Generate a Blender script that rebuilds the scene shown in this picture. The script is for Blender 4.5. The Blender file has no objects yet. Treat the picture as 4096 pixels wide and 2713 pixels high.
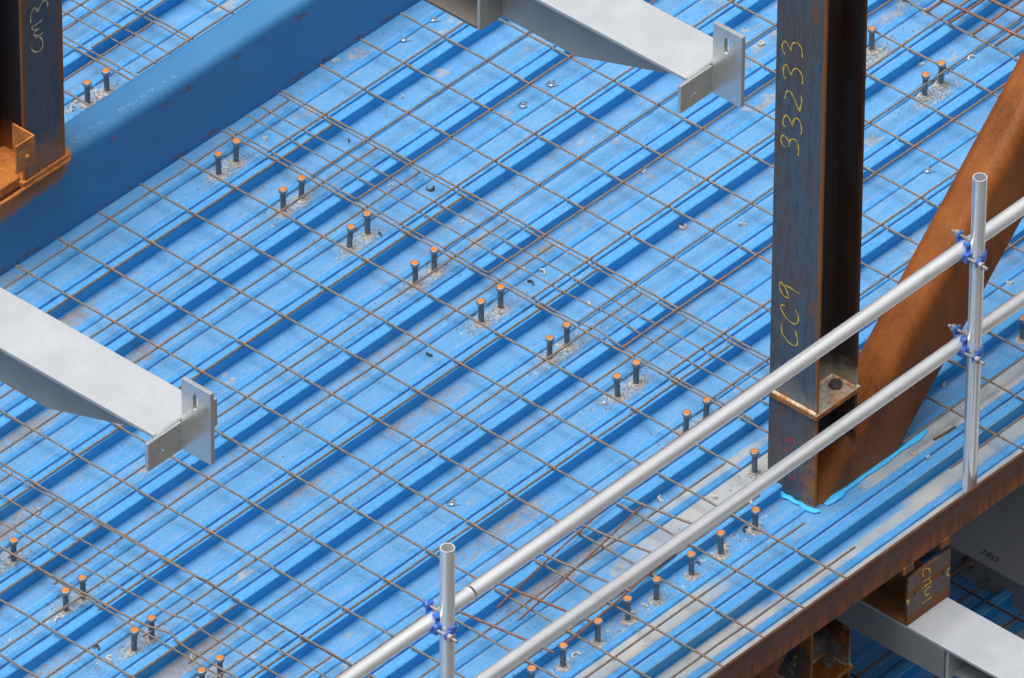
import bpy, bmesh, math, random
from math import pi, sin, cos, radians, sqrt
from mathutils import Vector, Matrix
random.seed(7)
S = bpy.context.scene
COL = S.collection

# ------------------------------------------------------------------ camera, sky, sun
cam = bpy.data.cameras.new('camera'); co = bpy.data.objects.new('camera', cam); COL.objects.link(co)
CP = Vector((-24.6504, -22.5958, 26.0603))
CR = Vector((0.66749164, -0.74460621, 0.00406191)); CU = Vector((0.45677866, 0.4137686, 0.78749527)); CF = Vector((0.58805456, 0.52379112, -0.61630731))
co.matrix_world = Matrix(((CR.x, CU.x, -CF.x, CP.x), (CR.y, CU.y, -CF.y, CP.y), (CR.z, CU.z, -CF.z, CP.z), (0, 0, 0, 1)))
cam.sensor_width = 36; cam.lens = 50938.4/4096*36; cam.clip_start = 1; cam.clip_end = 500
S.camera = co
SUN_EL, SUN_AZ = 76, 175      # azimuth in degrees measured from +x towards +y of where the light comes from
w = bpy.data.worlds.new('World'); S.world = w; w.use_nodes = True
nt = w.node_tree; nt.nodes.clear()
out = nt.nodes.new('ShaderNodeOutputWorld'); bg = nt.nodes.new('ShaderNodeBackground'); sky = nt.nodes.new('ShaderNodeTexSky'); hs = nt.nodes.new('ShaderNodeHueSaturation')
sky.sky_type = 'NISHITA'; sky.sun_disc = False; sky.sun_elevation = radians(SUN_EL); sky.sun_rotation = radians(90-SUN_AZ); sky.dust_density = 4; sky.air_density = 1.2
hs.inputs['Saturation'].default_value = 0.16
nt.links.new(sky.outputs[0], hs.inputs['Color']); 
# overcast: brightest overhead, dim towards the horizon
tc = nt.nodes.new('ShaderNodeTexCoord'); sx = nt.nodes.new('ShaderNodeSeparateXYZ'); nt.links.new(tc.outputs['Generated'], sx.inputs[0])
mr = nt.nodes.new('ShaderNodeMapRange'); pw = nt.nodes.new('ShaderNodeMath'); pw.operation = 'POWER'; pw.inputs[1].default_value = 1.7; pw.use_clamp = True; nt.links.new(sx.outputs[2], pw.inputs[0]); nt.links.new(pw.outputs[0], mr.inputs[0]); mr.inputs[1].default_value = 0.0; mr.inputs[2].default_value = 1.0; mr.inputs[3].default_value = 0.14; mr.inputs[4].default_value = 2.9
mm = nt.nodes.new('ShaderNodeMix'); mm.data_type = 'RGBA'; mm.blend_type = 'MULTIPLY'; mm.inputs[0].default_value = 1; nt.links.new(hs.outputs[0], mm.inputs[6]); nt.links.new(mr.outputs[0], mm.inputs[7])
nt.links.new(mm.outputs[2], bg.inputs[0]); nt.links.new(bg.outputs[0], out.inputs[0])
bg.inputs[1].default_value = 0.062
sl = bpy.data.lights.new('sun', 'SUN'); so = bpy.data.objects.new('sun', sl); COL.objects.link(so)
sl.energy = 1.5; sl.angle = radians(40); sl.color = (1, 0.97, 0.92)
a = radians(SUN_AZ); e = radians(SUN_EL)
so.rotation_euler = Vector((cos(a)*cos(e), sin(a)*cos(e), sin(e))).to_track_quat('Z', 'Y').to_euler()
S.view_settings.view_transform = 'Standard'; S.view_settings.look = 'None'; S.view_settings.gamma = 1; S.view_settings.exposure = 0.5

# ------------------------------------------------------------------ materials
class N:
    def __init__(s, name, rough=.5, metal=0., spec=.5):
        s.m = bpy.data.materials.new(name); s.m.use_nodes = True; s.t = s.m.node_tree
        s.b = s.t.nodes['Principled BSDF']; s.b.inputs['Roughness'].default_value = rough; s.b.inputs['Metallic'].default_value = metal
        s.b.inputs['Specular IOR Level'].default_value = spec
        g = s.t.nodes.new('ShaderNodeNewGeometry'); s.pos = g.outputs['Position']; s.nrm = g.outputs['Normal']
        x = s.t.nodes.new('ShaderNodeSeparateXYZ'); s.t.links.new(s.pos, x.inputs[0]); s.x, s.y, s.z = x.outputs
        x = s.t.nodes.new('ShaderNodeSeparateXYZ'); s.t.links.new(s.nrm, x.inputs[0]); s.nx, s.ny, s.nz = x.outputs
    def lk(s, a, i):
        if isinstance(a, (int, float)): i.default_value = a
        elif isinstance(a, tuple): i.default_value = (*a, 1) if len(a) == 3 and len(i.default_value) == 4 else a
        else: s.t.links.new(a, i)
    def ma(s, op, a, b=0., c=None, clamp=False):
        n = s.t.nodes.new('ShaderNodeMath'); n.operation = op; n.use_clamp = clamp; s.lk(a, n.inputs[0]); s.lk(b, n.inputs[1])
        if c is not None: s.lk(c, n.inputs[2])
        return n.outputs[0]
    def noise(s, scale, detail=4, rough=.55, stretch=(1, 1, 1), off=(0, 0, 0), dist=0.):
        mp = s.t.nodes.new('ShaderNodeMapping'); s.lk(s.pos, mp.inputs['Vector']); mp.inputs['Scale'].default_value = stretch; mp.inputs['Location'].default_value = off
        n = s.t.nodes.new('ShaderNodeTexNoise'); s.lk(mp.outputs[0], n.inputs['Vector']); n.inputs['Scale'].default_value = scale; n.inputs['Detail'].default_value = detail
        n.inputs['Roughness'].default_value = rough; n.inputs['Distortion'].default_value = dist
        return n.outputs[0]
    def mapr(s, v, a, b, c=0., d=1.):
        n = s.t.nodes.new('ShaderNodeMapRange'); s.lk(v, n.inputs[0]); s.lk(a, n.inputs[1]); s.lk(b, n.inputs[2]); s.lk(c, n.inputs[3]); s.lk(d, n.inputs[4]); return n.outputs[0]
    def ramp(s, v, stops, interp='LINEAR'):
        n = s.t.nodes.new('ShaderNodeValToRGB'); s.lk(v, n.inputs[0]); r = n.color_ramp; r.interpolation = interp
        while len(r.elements) < len(stops): r.elements.new(.5)
        for el, (p, c) in zip(r.elements, stops):
            el.position = p; el.color = (c, c, c, 1) if isinstance(c, (int, float)) else (*c, 1)
        return n.outputs[0]
    def mix(s, f, a, b, mode='MIX'):
        n = s.t.nodes.new('ShaderNodeMix'); n.data_type = 'RGBA'; n.blend_type = mode; s.lk(f, n.inputs[0]); s.lk(a, n.inputs[6]); s.lk(b, n.inputs[7]); return n.outputs[2]
    def col(s, c): s.lk(c, s.b.inputs['Base Color'])
    def rough(s, c): s.lk(c, s.b.inputs['Roughness'])
    def bump(s, h, strength=.3, dist=.002):
        n = s.t.nodes.new('ShaderNodeBump'); n.inputs['Strength'].default_value = strength; n.inputs['Distance'].default_value = dist; s.lk(h, n.inputs['Height']); s.t.links.new(n.outputs[0], s.b.inputs['Normal'])

PITCH, YF0 = 0.3015, -0.107
def m_deck():
    n = N('blue_galvanised_deck', .42, 0, .35)
    u = n.ma('FRACT', n.ma('DIVIDE', n.ma('SUBTRACT', n.y, YF0), PITCH))
    U = lambda v: v/PITCH
    big = n.noise(2.6, 5, .6, (.7, 1.3, 1)); fine = n.noise(230, 3, .6); mid = n.noise(26, 5, .65, (.35, 1, 1))
    base = n.mix(n.mapr(big, .35, .65), (.042, .245, .54), (.053, .280, .58))
    st = n.noise(95, 5, .7, (.06, 1, 1)); base = n.mix(n.mapr(st, .48, .72, 0, .28), base, (.16, .38, .62)); base = n.mix(n.mapr(st, .50, .28, 0, .22), base, (.028, .19, .47)); mo = n.noise(48, 6, .8, off=(7, 3, 0)); base = n.mix(n.mapr(mo, .50, .66, 0, .45), base, (.15, .37, .60)); base = n.mix(n.mapr(mo, .50, .34, 0, .45), base, (.028, .20, .48))
    base = n.mix(n.mapr(fine, .42, .68, 0, .5), base, (.17, .45, .80))
    base = n.mix(n.mapr(n.noise(110, 5, .75, off=(3, 1, 0)), .50, .72, 0, .6), base, (.022, .17, .46))
    up = n.ma('GREATER_THAN', n.nz, .8)
    strip = n.ramp(u, [(0, 1), (U(.034), 1), (U(.036), 0), (U(.079), 0), (U(.081), 1), (U(.119), 1), (U(.121), 0), (U(.195), 0), (U(.197), 1), (U(.229), 1), (U(.231), 0)][:11])
    pan = n.ma('SUBTRACT', 1, strip)
    web = n.ma('LESS_THAN', n.ma('ABSOLUTE', n.nz), .4)
    base = n.mix(web, base, (.006, .30, .64))
    # fine spangle on the embossed strips
    sp = n.ma('MULTIPLY', strip, n.mapr(n.noise(330, 2, .5), .45, .6, 0, .5))
    base = n.mix(sp, base, (.11, .40, .85))
    # pale scuffed lines along the folds
    ln = n.ramp(u, [(0, 0), (U(.078), 0), (U(.0815), .8), (U(.085), 0), (U(.117), 0), (U(.1205), 1), (U(.124), 0), (U(.190), 0), (U(.1935), .8), (U(.197), 0), (U(.227), 0), (U(.2305), 1), (U(.234), 0)])
    ln = n.ma('MULTIPLY', ln, n.mapr(n.noise(14, 5, .7, (.5, 1, 1)), .36, .6, .2, .95))
    base = n.mix(n.ma('MULTIPLY', ln, .72), base, (.46, .46, .47))
    gl = n.ramp(u, [(0, 0), (U(.0825), 0), (U(.0845), 1), (U(.0885), 1), (U(.0905), 0), (U(.1935), 0), (U(.1955), .8), (U(.200), .8), (U(.202), 0)])  # dark blue lines painting shade onto the front slopes of the strips
    base = n.mix(n.ma('MULTIPLY', gl, n.mapr(n.noise(30, 5, .7, (.3, 1, 1), (1, 1, 0)), .3, .6, .35, .8)), base, (.012, .10, .30))
    # whitish film of dust over the flats
    dm = n.ma('MULTIPLY', n.mapr(n.noise(26, 8, .75, (.30, 1, 1), (5, 2, 0)), .40, .68, .10, .48), pan)
    dm = n.ma('MULTIPLY', dm, up)
    base = n.mix(dm, base, (.25, .38, .55))
    # brown grit in the troughs
    side = n.ramp(u, [(0, 0), (U(.20), .0), (U(.235), .5), (U(.29), 1), (1, 1)])
    area = n.mapr(n.noise(1.1, 3, .5, off=(1.7, 4.2, 0)), .40, .62)
    left = n.mapr(n.x, .6, -1.6, .55, 1.25)
    g = n.ma('MULTIPLY', n.ma('ADD', n.ma('MULTIPLY', side, .55), .32), n.ma('MULTIPLY', area, left))
    gn = n.noise(75, 9, .80, (.42, 1, 1), (2, 7, 0))
    gm = n.mapr(n.ma('ADD', gn, n.ma('MULTIPLY', g, .34)), .635, .74, 0, .8)
    gm = n.ma('MULTIPLY', n.ma('MULTIPLY', gm, up), n.ma('ADD', n.ma('MULTIPLY', pan, .9), .1))
    base = n.mix(gm, base, n.mix(n.noise(60, 3), (.14, .105, .085), (.36, .325, .29)))
    # small crisp patches of dried cement dust
    pn = n.noise(8, 9, .66, (.6, 1, 1), (11, 4, 0)); pt = n.mapr(n.x, .8, 2.2, .635, .575)
    pa = n.ma('MULTIPLY', n.ma('MULTIPLY', n.mapr(n.ma('SUBTRACT', pn, pt), 0, .022, 0, .8), n.ma('MULTIPLY', pan, up)), n.mapr(n.noise(70, 5, .7), .35, .55, .35, 1))
    base = n.mix(pa, base, n.mix(n.mapr(n.noise(40, 4), .4, .6), (.30, .29, .28), (.42, .40, .37)))
    # dirty halo round the lines of welded studs
    for xc in (.322, -1.72, 2.265):
        dx = n.ma('DIVIDE', n.ma('SUBTRACT', n.x, xc), .115); dy = n.ma('DIVIDE', n.ma('SUBTRACT', n.ma('MULTIPLY', u, PITCH), .147), .046)
        d = n.ma('SQRT', n.ma('ADD', n.ma('MULTIPLY', dx, dx), n.ma('MULTIPLY', dy, dy)))
        d = n.ma('ADD', d, n.ma('MULTIPLY', n.ma('SUBTRACT', n.noise(22, 5, .7, off=(xc, 0, 0)), .5), 1.9))
        f = n.ma('MULTIPLY', n.mapr(d, 1.15, .55, 0, .62), up)
        f = n.ma('MULTIPLY', f, n.ma('GREATER_THAN', n.y, -1.60))
        base = n.mix(f, base, n.mix(n.mapr(n.noise(75, 5, .75), .40, .62), (.12, .13, .13), (.50, .50, .46)))
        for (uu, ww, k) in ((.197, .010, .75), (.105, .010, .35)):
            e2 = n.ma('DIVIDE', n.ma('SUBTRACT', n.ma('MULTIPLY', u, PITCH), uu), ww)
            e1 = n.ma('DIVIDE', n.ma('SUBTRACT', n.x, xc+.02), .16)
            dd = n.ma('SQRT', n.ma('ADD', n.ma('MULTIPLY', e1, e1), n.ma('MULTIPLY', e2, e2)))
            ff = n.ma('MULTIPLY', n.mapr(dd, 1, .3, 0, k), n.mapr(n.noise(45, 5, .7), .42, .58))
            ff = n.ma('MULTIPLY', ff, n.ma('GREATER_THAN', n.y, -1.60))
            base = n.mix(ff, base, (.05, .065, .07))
    # concrete dust lying thick in the outer troughs
    thick = n.ramp(u, [(0, 0), (U(.036), 0), (U(.045), .75), (U(.076), .5), (U(.081), .12), (U(.115), .12), (U(.123), 1), (U(.19), 1), (U(.197), .25), (U(.215), .1), (U(.24), .55), (U(.27), .9), (1, .9)])
    edge = n.ma('MULTIPLY', n.ma('MULTIPLY', n.mapr(n.y, -1.66, -1.74), n.ma('MAXIMUM', n.mapr(n.ma('ABSOLUTE', n.ma('SUBTRACT', n.x, .12)), .30, .50, .15, 1), n.mapr(n.y, -1.93, -1.96))), n.mapr(n.noise(1.3, 4, .55, off=(0, 3, 0)), .26, .44, .3, 1))
    e1b = n.ma('MULTIPLY', n.mapr(n.y, -1.34, -1.36), n.mapr(n.y, -1.62, -1.60)); e1b = n.ma('MULTIPLY', e1b, n.mapr(n.x, -.55, .15, 0, 1))
    e1b = n.ma('MULTIPLY', e1b, n.mapr(n.x, .6, .3)) 
    edge = n.ma('MAXIMUM', edge, e1b)
    th = n.ma('MULTIPLY', n.ma('MULTIPLY', thick, edge), up)
    th = n.mapr(n.ma('ADD', th, n.ma('MULTIPLY', n.ma('SUBTRACT', n.noise(16, 5, .6, (.5, 1, 1)), .5), .55)), .18, .55, 0, .94)
    th = n.ma('MULTIPLY', th, n.ma('GREATER_THAN', edge, .02)); th = n.ma('MULTIPLY', th, up)
    base = n.mix(th, base, n.mix(n.mapr(n.noise(7, 5, .6), .35, .65), (.29, .34, .38), (.44, .42, .39)))
    # tiny dark specks
    v = n.t.nodes.new('ShaderNodeTexVoronoi'); v.inputs['Scale'].default_value = 55; n.lk(n.pos, v.inputs['Vector'])
    sd = n.ma('MULTIPLY', n.ma('LESS_THAN', v.outputs['Distance'], n.mapr(n.noise(4, 3), .45, .75, .05, .19)), up)
    base = n.mix(n.ma('MULTIPLY', sd, .75), base, (.05, .045, .06))
    n.col(base)
    n.rough(n.mapr(n.ma('ADD', dm, n.ma('ADD', gm, th)), 0, 1, .36, .8))
    n.bump(n.noise(200, 3, .6), .12, .001)
    return n.m
def m_bar(name, c1, c2, c3, amt):
    n = N(name, .48, .45, .5)
    o = n.t.nodes.new('ShaderNodeObjectInfo')
    c = n.mix(n.mapr(n.noise(70, 4, .6), .35, .65), c1, c2)
    c = n.mix(n.mapr(n.ma('ADD', n.noise(11, 5, .75), n.ma('MULTIPLY', n.ma('SUBTRACT', o.outputs['Random'], .5), .10)), amt, amt+.12, 0, .9), c, c3)
    wv = n.t.nodes.new('ShaderNodeTexWave'); wv.wave_type = 'BANDS'; wv.bands_direction = 'DIAGONAL'; wv.inputs['Scale'].default_value = 70; wv.inputs['Distortion'].default_value = 1; n.lk(n.pos, wv.inputs['Vector'])
    c = n.mix(n.ma('MULTIPLY', wv.outputs['Fac'], .35), c, (.42, .36, .30))
    def near(v, off, p): return n.ma('LESS_THAN', n.ma('ABSOLUTE', n.ma('SUBTRACT', n.ma('FRACT', n.ma('ADD', n.ma('DIVIDE', n.ma('SUBTRACT', v, off), p), .5)), .5)), .0095/p)
    wd = n.ma('MAXIMUM', n.ma('MULTIPLY', near(n.x, .0035, .2), near(n.y, 0, .2)), n.ma('MULTIPLY', near(n.x, 1.307, .2033), near(n.y, .0425, .2)))
    c = n.mix(n.ma('MULTIPLY', wd, n.mapr(n.noise(9, 3, .6, off=(5, 5, 0)), .44, .60, .0, .75)), c, (.52, .19, .04))
    n.col(c); n.bump(wv.outputs['Fac'], .6, .002); return n.m
def m_galv(name, c1, c2, rough, metal, stain=.0):
    n = N(name, rough, metal, .5)
    c = n.mix(n.mapr(n.noise(6, 5, .6), .25, .75), c1, c2)
    c = n.mix(n.mapr(n.noise(60, 4, .6, off=(2, 2, 2)), .4, .65, 0, .2), c, tuple(x*.82 for x in c1))
    c = n.mix(n.mapr(n.noise(5, 6, .7, off=(4, 1, 3)), .60, .74, 0, .28), c, (.30, .29, .24))
    c = n.mix(n.mapr(n.noise(24, 5, .75, off=(9, 5, 1)), .68, .76, 0, .5), c, (.16, .14, .15))
    n.col(c); n.rough(n.mapr(n.noise(14, 4), .3, .7, rough-.07, rough+.12)); n.bump(n.noise(40, 3), .12, .001); return n.m
def m_tube():
    n = N('galvanised_tube', .3, .6, .7)
    c = n.mix(n.mapr(n.noise(12, 3, .5), .3, .7), (.84, .85, .86), (.92, .93, .94))
    c = n.mix(n.mapr(n.noise(45, 5, .75, (.25, 1, 1), off=(1, 1, 6)), .60, .70, 0, .35), c, (.34, .32, .31))
    c = n.mix(n.mapr(n.noise(150, 4, .7, off=(8, 1, 6)), .66, .74, 0, .4), c, (.2, .19, .2))
    n.col(c); n.rough(n.mapr(n.noise(8, 3, .5), .3, .7, .20, .25)); return n.m
def m_mill(name, blue, brown, rust, edges=()):
    # mill-scaled steel with rust patches; edges = list of (axis, value, width) lines along which it has rusted orange
    n = N(name, .5, .25, .5)
    sp = (1.6, 1.6, .28)
    c = n.mix(n.mapr(n.noise(9, 6, .65, sp), .40, .60), blue, brown)
    c = n.mix(n.mapr(n.noise(42, 6, .7, (1, 1, .35), (3, 3, 3)), .50, .68, 0, .6), c, tuple(v*.5 for v in brown))
    wv = n.t.nodes.new('ShaderNodeTexWave'); wv.wave_type = 'BANDS'; wv.bands_direction = 'Y'; wv.inputs['Scale'].default_value = 7; wv.inputs['Distortion'].default_value = 7; wv.inputs['Detail'].default_value = 5; wv.inputs['Detail Scale'].default_value = 2.2
    mp = n.t.nodes.new('ShaderNodeMapping'); n.lk(n.pos, mp.inputs['Vector']); mp.inputs['Scale'].default_value = (1, 1, .3); n.lk(mp.outputs[0], wv.inputs['Vector'])
    c = n.mix(n.mapr(wv.outputs['Fac'], .94, 1.0, 0, .35), c, (.03, .022, .02))
    f = n.mapr(n.noise(5.5, 6, .7, (1, 1, .8), (6, 1, 2)), .60, .68, 0, .85)
    for ax, val, wd in edges:
        q = n.ma('ABSOLUTE', n.ma('SUBTRACT', (n.x, n.y, n.z)[ax], val))
        q = n.ma('ADD', n.ma('DIVIDE', q, wd), n.ma('MULTIPLY', n.ma('SUBTRACT', n.noise(13, 6, .75, (1, 1, .6), (0, 0, ax)), .5), 3.2))
        f = n.ma('MAXIMUM', f, n.mapr(q, 1.0, .55, 0, .9))
    c = n.mix(f, c, n.mix(n.noise(28, 5, .7), rust, tuple(v*.45 for v in rust)))
    n.N = n; n.col(c); n.rough(n.mapr(f, 0, 1, .42, .85)); n.bump(n.noise(80, 4, .7), .25, .0015)
    n.c = c
    return n
def m_rust(name, c1, c2, scale=7, stretch=(1, 1, 1), streak=None):
    n = N(name, .60 if name == 'orange_rust_tube' else .72, .1, .4)
    c = n.mix(n.mapr(n.noise(scale, 6, .65, stretch), .36, .64), c1, c2)
    c = n.mix(n.mapr(n.noise(110, 4, .7), .4, .7, 0, .35), c, tuple(min(1, v*1.6) for v in c2))
    c = n.mix(n.mapr(n.noise(6, 6, .75, off=(4, 4, 4)), .60, .72, 0, .55), c, (.07, .06, .055))
    if name == 'orange_rust_tube': c = n.mix(n.mapr(n.noise(5, 5, .6, (1.6, 1.6, .5), (3, 8, 2), 1.5), .66, .74, 0, .35), c, (.34, .24, .18))
    if streak:
        zt, zb = streak
        s = n.ma('MULTIPLY', n.mapr(n.z, zt, zb), n.mapr(n.noise(42, 5, .7, (1, 1, .08)), .42, .62))
        c = n.mix(s, c, (.34, .10, .025))
        b = n.ma('MULTIPLY', n.mapr(n.ma('ABSOLUTE', n.ma('SUBTRACT', n.z, .004)), .018, .004), n.mapr(n.noise(8, 5, .7, (1, 1, .6)), .42, .6, 0, .6))
        c = n.mix(b, c, (.10, .10, .12))
    n.col(c); n.bump(n.noise(120, 4, .7), .3, .0015); return n.m
def m_plain(name, c, rough=.5, metal=0., var=.25, scale=40):
    n = N(name, rough, metal)
    n.col(n.mix(n.mapr(n.noise(scale, 4, .6), .35, .65), tuple(v*(1-var) for v in c), tuple(min(1, v*(1+var)) for v in c))); return n.m

M = {}
M['deck'] = m_deck()
M['bar'] = m_bar('mesh_wire_steel', (.18, .14, .11), (.30, .24, .19), (.44, .18, .055), .555)
M['rustbar'] = m_bar('orange_rusted_wire', (.21, .072, .032), (.30, .105, .045), (.58, .22, .045), .58)
M['oldbar'] = m_bar('brown_rusted_wire', (.12, .05, .03), (.20, .09, .05), (.26, .11, .04), .56)
M['galv'] = m_galv('galvanised_plate', (.43, .455, .49), (.52, .54, .56), .42, .25)
M['galv_shiny'] = m_galv('bright_galvanised_plate', (.55, .57, .57), (.66, .68, .68), .28, .7)
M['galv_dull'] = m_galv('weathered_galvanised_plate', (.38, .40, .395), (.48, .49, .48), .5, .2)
M['tube'] = m_tube()
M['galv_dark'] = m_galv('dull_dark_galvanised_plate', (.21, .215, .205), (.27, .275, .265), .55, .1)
M['galv_brown'] = m_galv('shaded_brown_galvanised_plate', (.12, .105, .095), (.17, .155, .14), .6, .1)  # dirty brown zinc with the shade under the top flange painted in
# column: mill scale plus pale burnt film and rust near the splice plate
def m_column():
    n = m_mill('mill_scale_column', (.090, .130, .162), (.128, .100, .090), (.46, .16, .03), edges=((1, -1.735, .011),))
    z = n.z
    # recess of the H: shade painted in near black, with brown rust streaks
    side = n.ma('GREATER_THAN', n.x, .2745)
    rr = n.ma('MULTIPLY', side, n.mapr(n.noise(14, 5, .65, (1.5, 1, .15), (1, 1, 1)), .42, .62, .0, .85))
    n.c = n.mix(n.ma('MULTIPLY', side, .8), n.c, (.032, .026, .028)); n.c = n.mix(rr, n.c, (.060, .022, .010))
    # pale film above each splice
    for zz in (.335, -.84):
        h = n.ma('SUBTRACT', z, zz)
        q = n.ma('ADD', n.ma('DIVIDE', h, .105), n.ma('MULTIPLY', n.ma('SUBTRACT', n.noise(16, 5, .65), .5), 1.5))
        inner = n.mapr(n.x, .268, .28, .4, 1.0)
        f = n.ma('MULTIPLY', n.ma('MULTIPLY', n.mapr(q, 1.0, .25, 0, .8), n.ma('GREATER_THAN', h, -.001)), inner)
        n.c = n.mix(f, n.c, n.mix(n.mapr(n.noise(30, 5), .4, .6), (.42, .43, .42), (.62, .50, .34)))
    # lower stub: flakier, more orange at the front corner
    low = n.mapr(z, .30, .05)
    ed = n.ma('MULTIPLY', low, n.mapr(n.ma('ADD', n.y, n.ma('MULTIPLY', n.ma('SUBTRACT', n.noise(12, 6, .75, (1, 1, 1.6)), .5), .20)), -1.655, -1.715))
    n.c = n.mix(n.ma('MULTIPLY', ed, n.mapr(n.noise(18, 5, .7, off=(1, 7, 3)), .40, .52, 0, .95)), n.c, (.44, .165, .035))
    n.col(n.c); return n.m
M['column'] = m_column()
M['brace'] = m_rust('orange_rust_tube', (.115, .030, .005), (.30, .088, .012), 4, (1.4, 1, .6))
M['plate_rust'] = m_rust('rusty_splice_plate', (.32, .095, .018), (.56, .20, .04), 22)
def m_splice():
    n = N('burnt_splice_plate', .7, .1)
    c = n.mix(n.mapr(n.noise(22, 6, .65), .36, .64), (.24, .075, .02), (.48, .18, .05))
    top = n.ma('MULTIPLY', n.ma('GREATER_THAN', n.nz, .8), n.mapr(n.noise(15, 6, .7, off=(2, 5, 1)), .38, .56))
    c = n.mix(top, c, n.mix(n.mapr(n.noise(50, 4), .4, .6), (.34, .31, .28), (.56, .46, .34)))
    n.col(c); n.bump(n.noise(120, 4, .7), .3, .0015); return n.m
M['splice'] = m_splice()
M['trim'] = m_rust('rusty_edge_plate', (.085, .038, .022), (.135, .060, .032), 12, streak=(.0, -.06))
def m_weld():
    n = N('pale_weld_bead', .7)
    n.col(n.mix(n.mapr(n.noise(26, 5, .7), .40, .60), (.78, .68, .50), (.50, .19, .045))); return n.m
M['weld'] = m_weld()
M['bolt'] = m_plain('dark_bolt_steel', (.11, .11, .12), .45, .5)
M['bolt_pale'] = m_plain('weathered_bolt', (.33, .32, .30), .6, .3)
M['stud'] = m_plain('dark_stud_steel', (.15, .175, .19), .42, .35, .35, 90)
M['stud_head'] = m_plain('stud_head_steel', (.30, .315, .32), .38, .6, .3, 90)
def m_orange():
    n = N('orange_marking_paint', .5)
    o = n.t.nodes.new('ShaderNodeObjectInfo')
    n.col(n.mix(n.mapr(n.ma('ADD', n.noise(130, 4, .7), n.ma('MULTIPLY', o.outputs['Random'], .10)), .50, .62), (.76, .21, .025), (.46, .18, .05))); return n.m
M['orange'] = m_orange()
M['collar'] = m_plain('pale_weld_spatter', (.34, .32, .30), .85, 0, .5, 120)
M['ceramic'] = m_plain('broken_ceramic', (.66, .60, .50), .8, 0, .25, 60)
M['burnt'] = m_plain('burnt_ceramic', (.10, .09, .085), .75, 0, .5, 120)
M['mastic'] = m_plain('bright_blue_sealant', (.06, .50, .92), .4, 0, .10, 20)
M['yellow'] = m_plain('yellow_paint_marker', (.72, .52, .05), .5, 0, .2, 200)
M['pink'] = m_plain('red_paint_marker', (.62, .06, .09), .5, 0, .3, 200)
M['chalk'] = m_plain('pale_yellow_chalk', (.62, .54, .30), .8, 0, .25, 200)
M['blackmark'] = m_plain('black_stencil_paint', (.03, .03, .033), .7, 0, .3, 100)
M['stamp'] = m_plain('faded_white_stamp', (.13, .30, .52), .5, 0, .2, 150)
M['green'] = m_plain('green_marker', (.25, .65, .08), .6)
M['coupler'] = m_plain('blue_coupler_paint', (.025, .13, .60), .35, .1, .35, 45)
def m_coupler():
    n = N('worn_blue_coupler', .4, .2)
    n.col(n.mix(n.mapr(n.noise(60, 5, .7), .52, .60), (.03, .17, .66), (.27, .26, .31))); return n.m
M['coupler'] = m_coupler()
M['clampbolt'] = m_plain('grey_clamp_bolt', (.36, .34, .34), .45, .6, .3, 60)
M['zinc'] = m_plain('zinc_plated_screw', (.44, .44, .43), .35, .6, .2, 150)
def m_beam():
    n = N('blue_painted_beam', .34, 0, .5)
    c = n.mix(n.mapr(n.noise(3, 4, .5), .35, .65), (.042, .180, .395), (.050, .200, .42))
    # rust speckles along the top front corner and at the foot of the face
    for (ax, v, wd, th) in ((n.z, .205, .05, .63), (n.z, -.045, .020, .585)):
        q = n.mapr(n.ma('ABSOLUTE', n.ma('SUBTRACT', ax, v)), wd, 0, 0, .19)
        f = n.ma('MULTIPLY', n.mapr(n.ma('ADD', n.noise(24, 6, .75, (.45, 1, 1), (v, 0, 0)), q), th+.10, th+.14, 0, .9), n.ma('LESS_THAN', n.y, 1.16))
        c = n.mix(f, c, n.mix(n.noise(70, 3), (.30, .10, .035), (.06, .045, .045)))
    f = n.mapr(n.ma('ADD', n.noise(17, 6, .7, off=(2, 2, 2)), n.mapr(n.x, .4, 1.1, 0, .03)), .70, .73, 0, .8)
    c = n.mix(f, c, (.20, .12, .09))
    # greenish grime then orange rust where the column lands
    dx = n.ma('MAXIMUM', n.ma('MAXIMUM', n.ma('SUBTRACT', n.x, -.30), n.ma('SUBTRACT', -.80, n.x)), 0.0)
    dist = n.ma('ADD', dx, n.ma('MULTIPLY', n.ma('MAXIMUM', n.ma('SUBTRACT', .18, n.z), 0.0), .55))
    gr = n.mapr(n.ma('ADD', dist, n.ma('MULTIPLY', n.ma('SUBTRACT', n.noise(7, 5, .6), .5), .12)), .16, .02, 0, .55)
    c = n.mix(gr, c, (.045, .15, .22))
    dz = n.ma('MAXIMUM', n.ma('SUBTRACT', .248, n.z), 0.0)
    d2 = n.ma('ADD', n.ma('ADD', n.ma('MAXIMUM', n.ma('MAXIMUM', n.ma('SUBTRACT', n.x, -.325), n.ma('SUBTRACT', -.70, n.x)), 0.0), n.ma('MULTIPLY', dz, .85)), n.ma('MULTIPLY', n.ma('SUBTRACT', n.noise(15, 6, .75, (1, 1, .8)), .5), .085))
    c = n.mix(n.mapr(d2, .074, .058, 0, .95), c, n.mix(n.noise(25, 5, .7), (.54, .17, .03), (.28, .09, .022)))
    n.col(c); n.rough(n.mapr(d2, .06, .03, .36, .85)); return n.m
M['beam'] = m_beam()
def m_lcol():
    n = m_mill('rust_streaked_column', (.070, .075, .085), (.10, .062, .048), (.34, .115, .025), edges=((0, -.51, .020), (0, -.315, .022), (0, -.44, .0025)))
    f = n.mapr(n.ma('ADD', n.z, n.ma('MULTIPLY', n.ma('SUBTRACT', n.noise(9, 6, .7, (1, 1, .35)), .5), .45)), .47, .39, 0, .95)
    n.c = n.mix(f, n.c, n.mix(n.noise(16, 5, .7), (.44, .15, .03), (.22, .075, .03)))
    dark = n.ma('GREATER_THAN', n.y, 1.0965)  # recess behind the front flange, its shade painted on as near black
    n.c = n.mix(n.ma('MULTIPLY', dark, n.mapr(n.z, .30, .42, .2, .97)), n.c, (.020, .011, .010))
    n.col(n.c); return n.m
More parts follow.
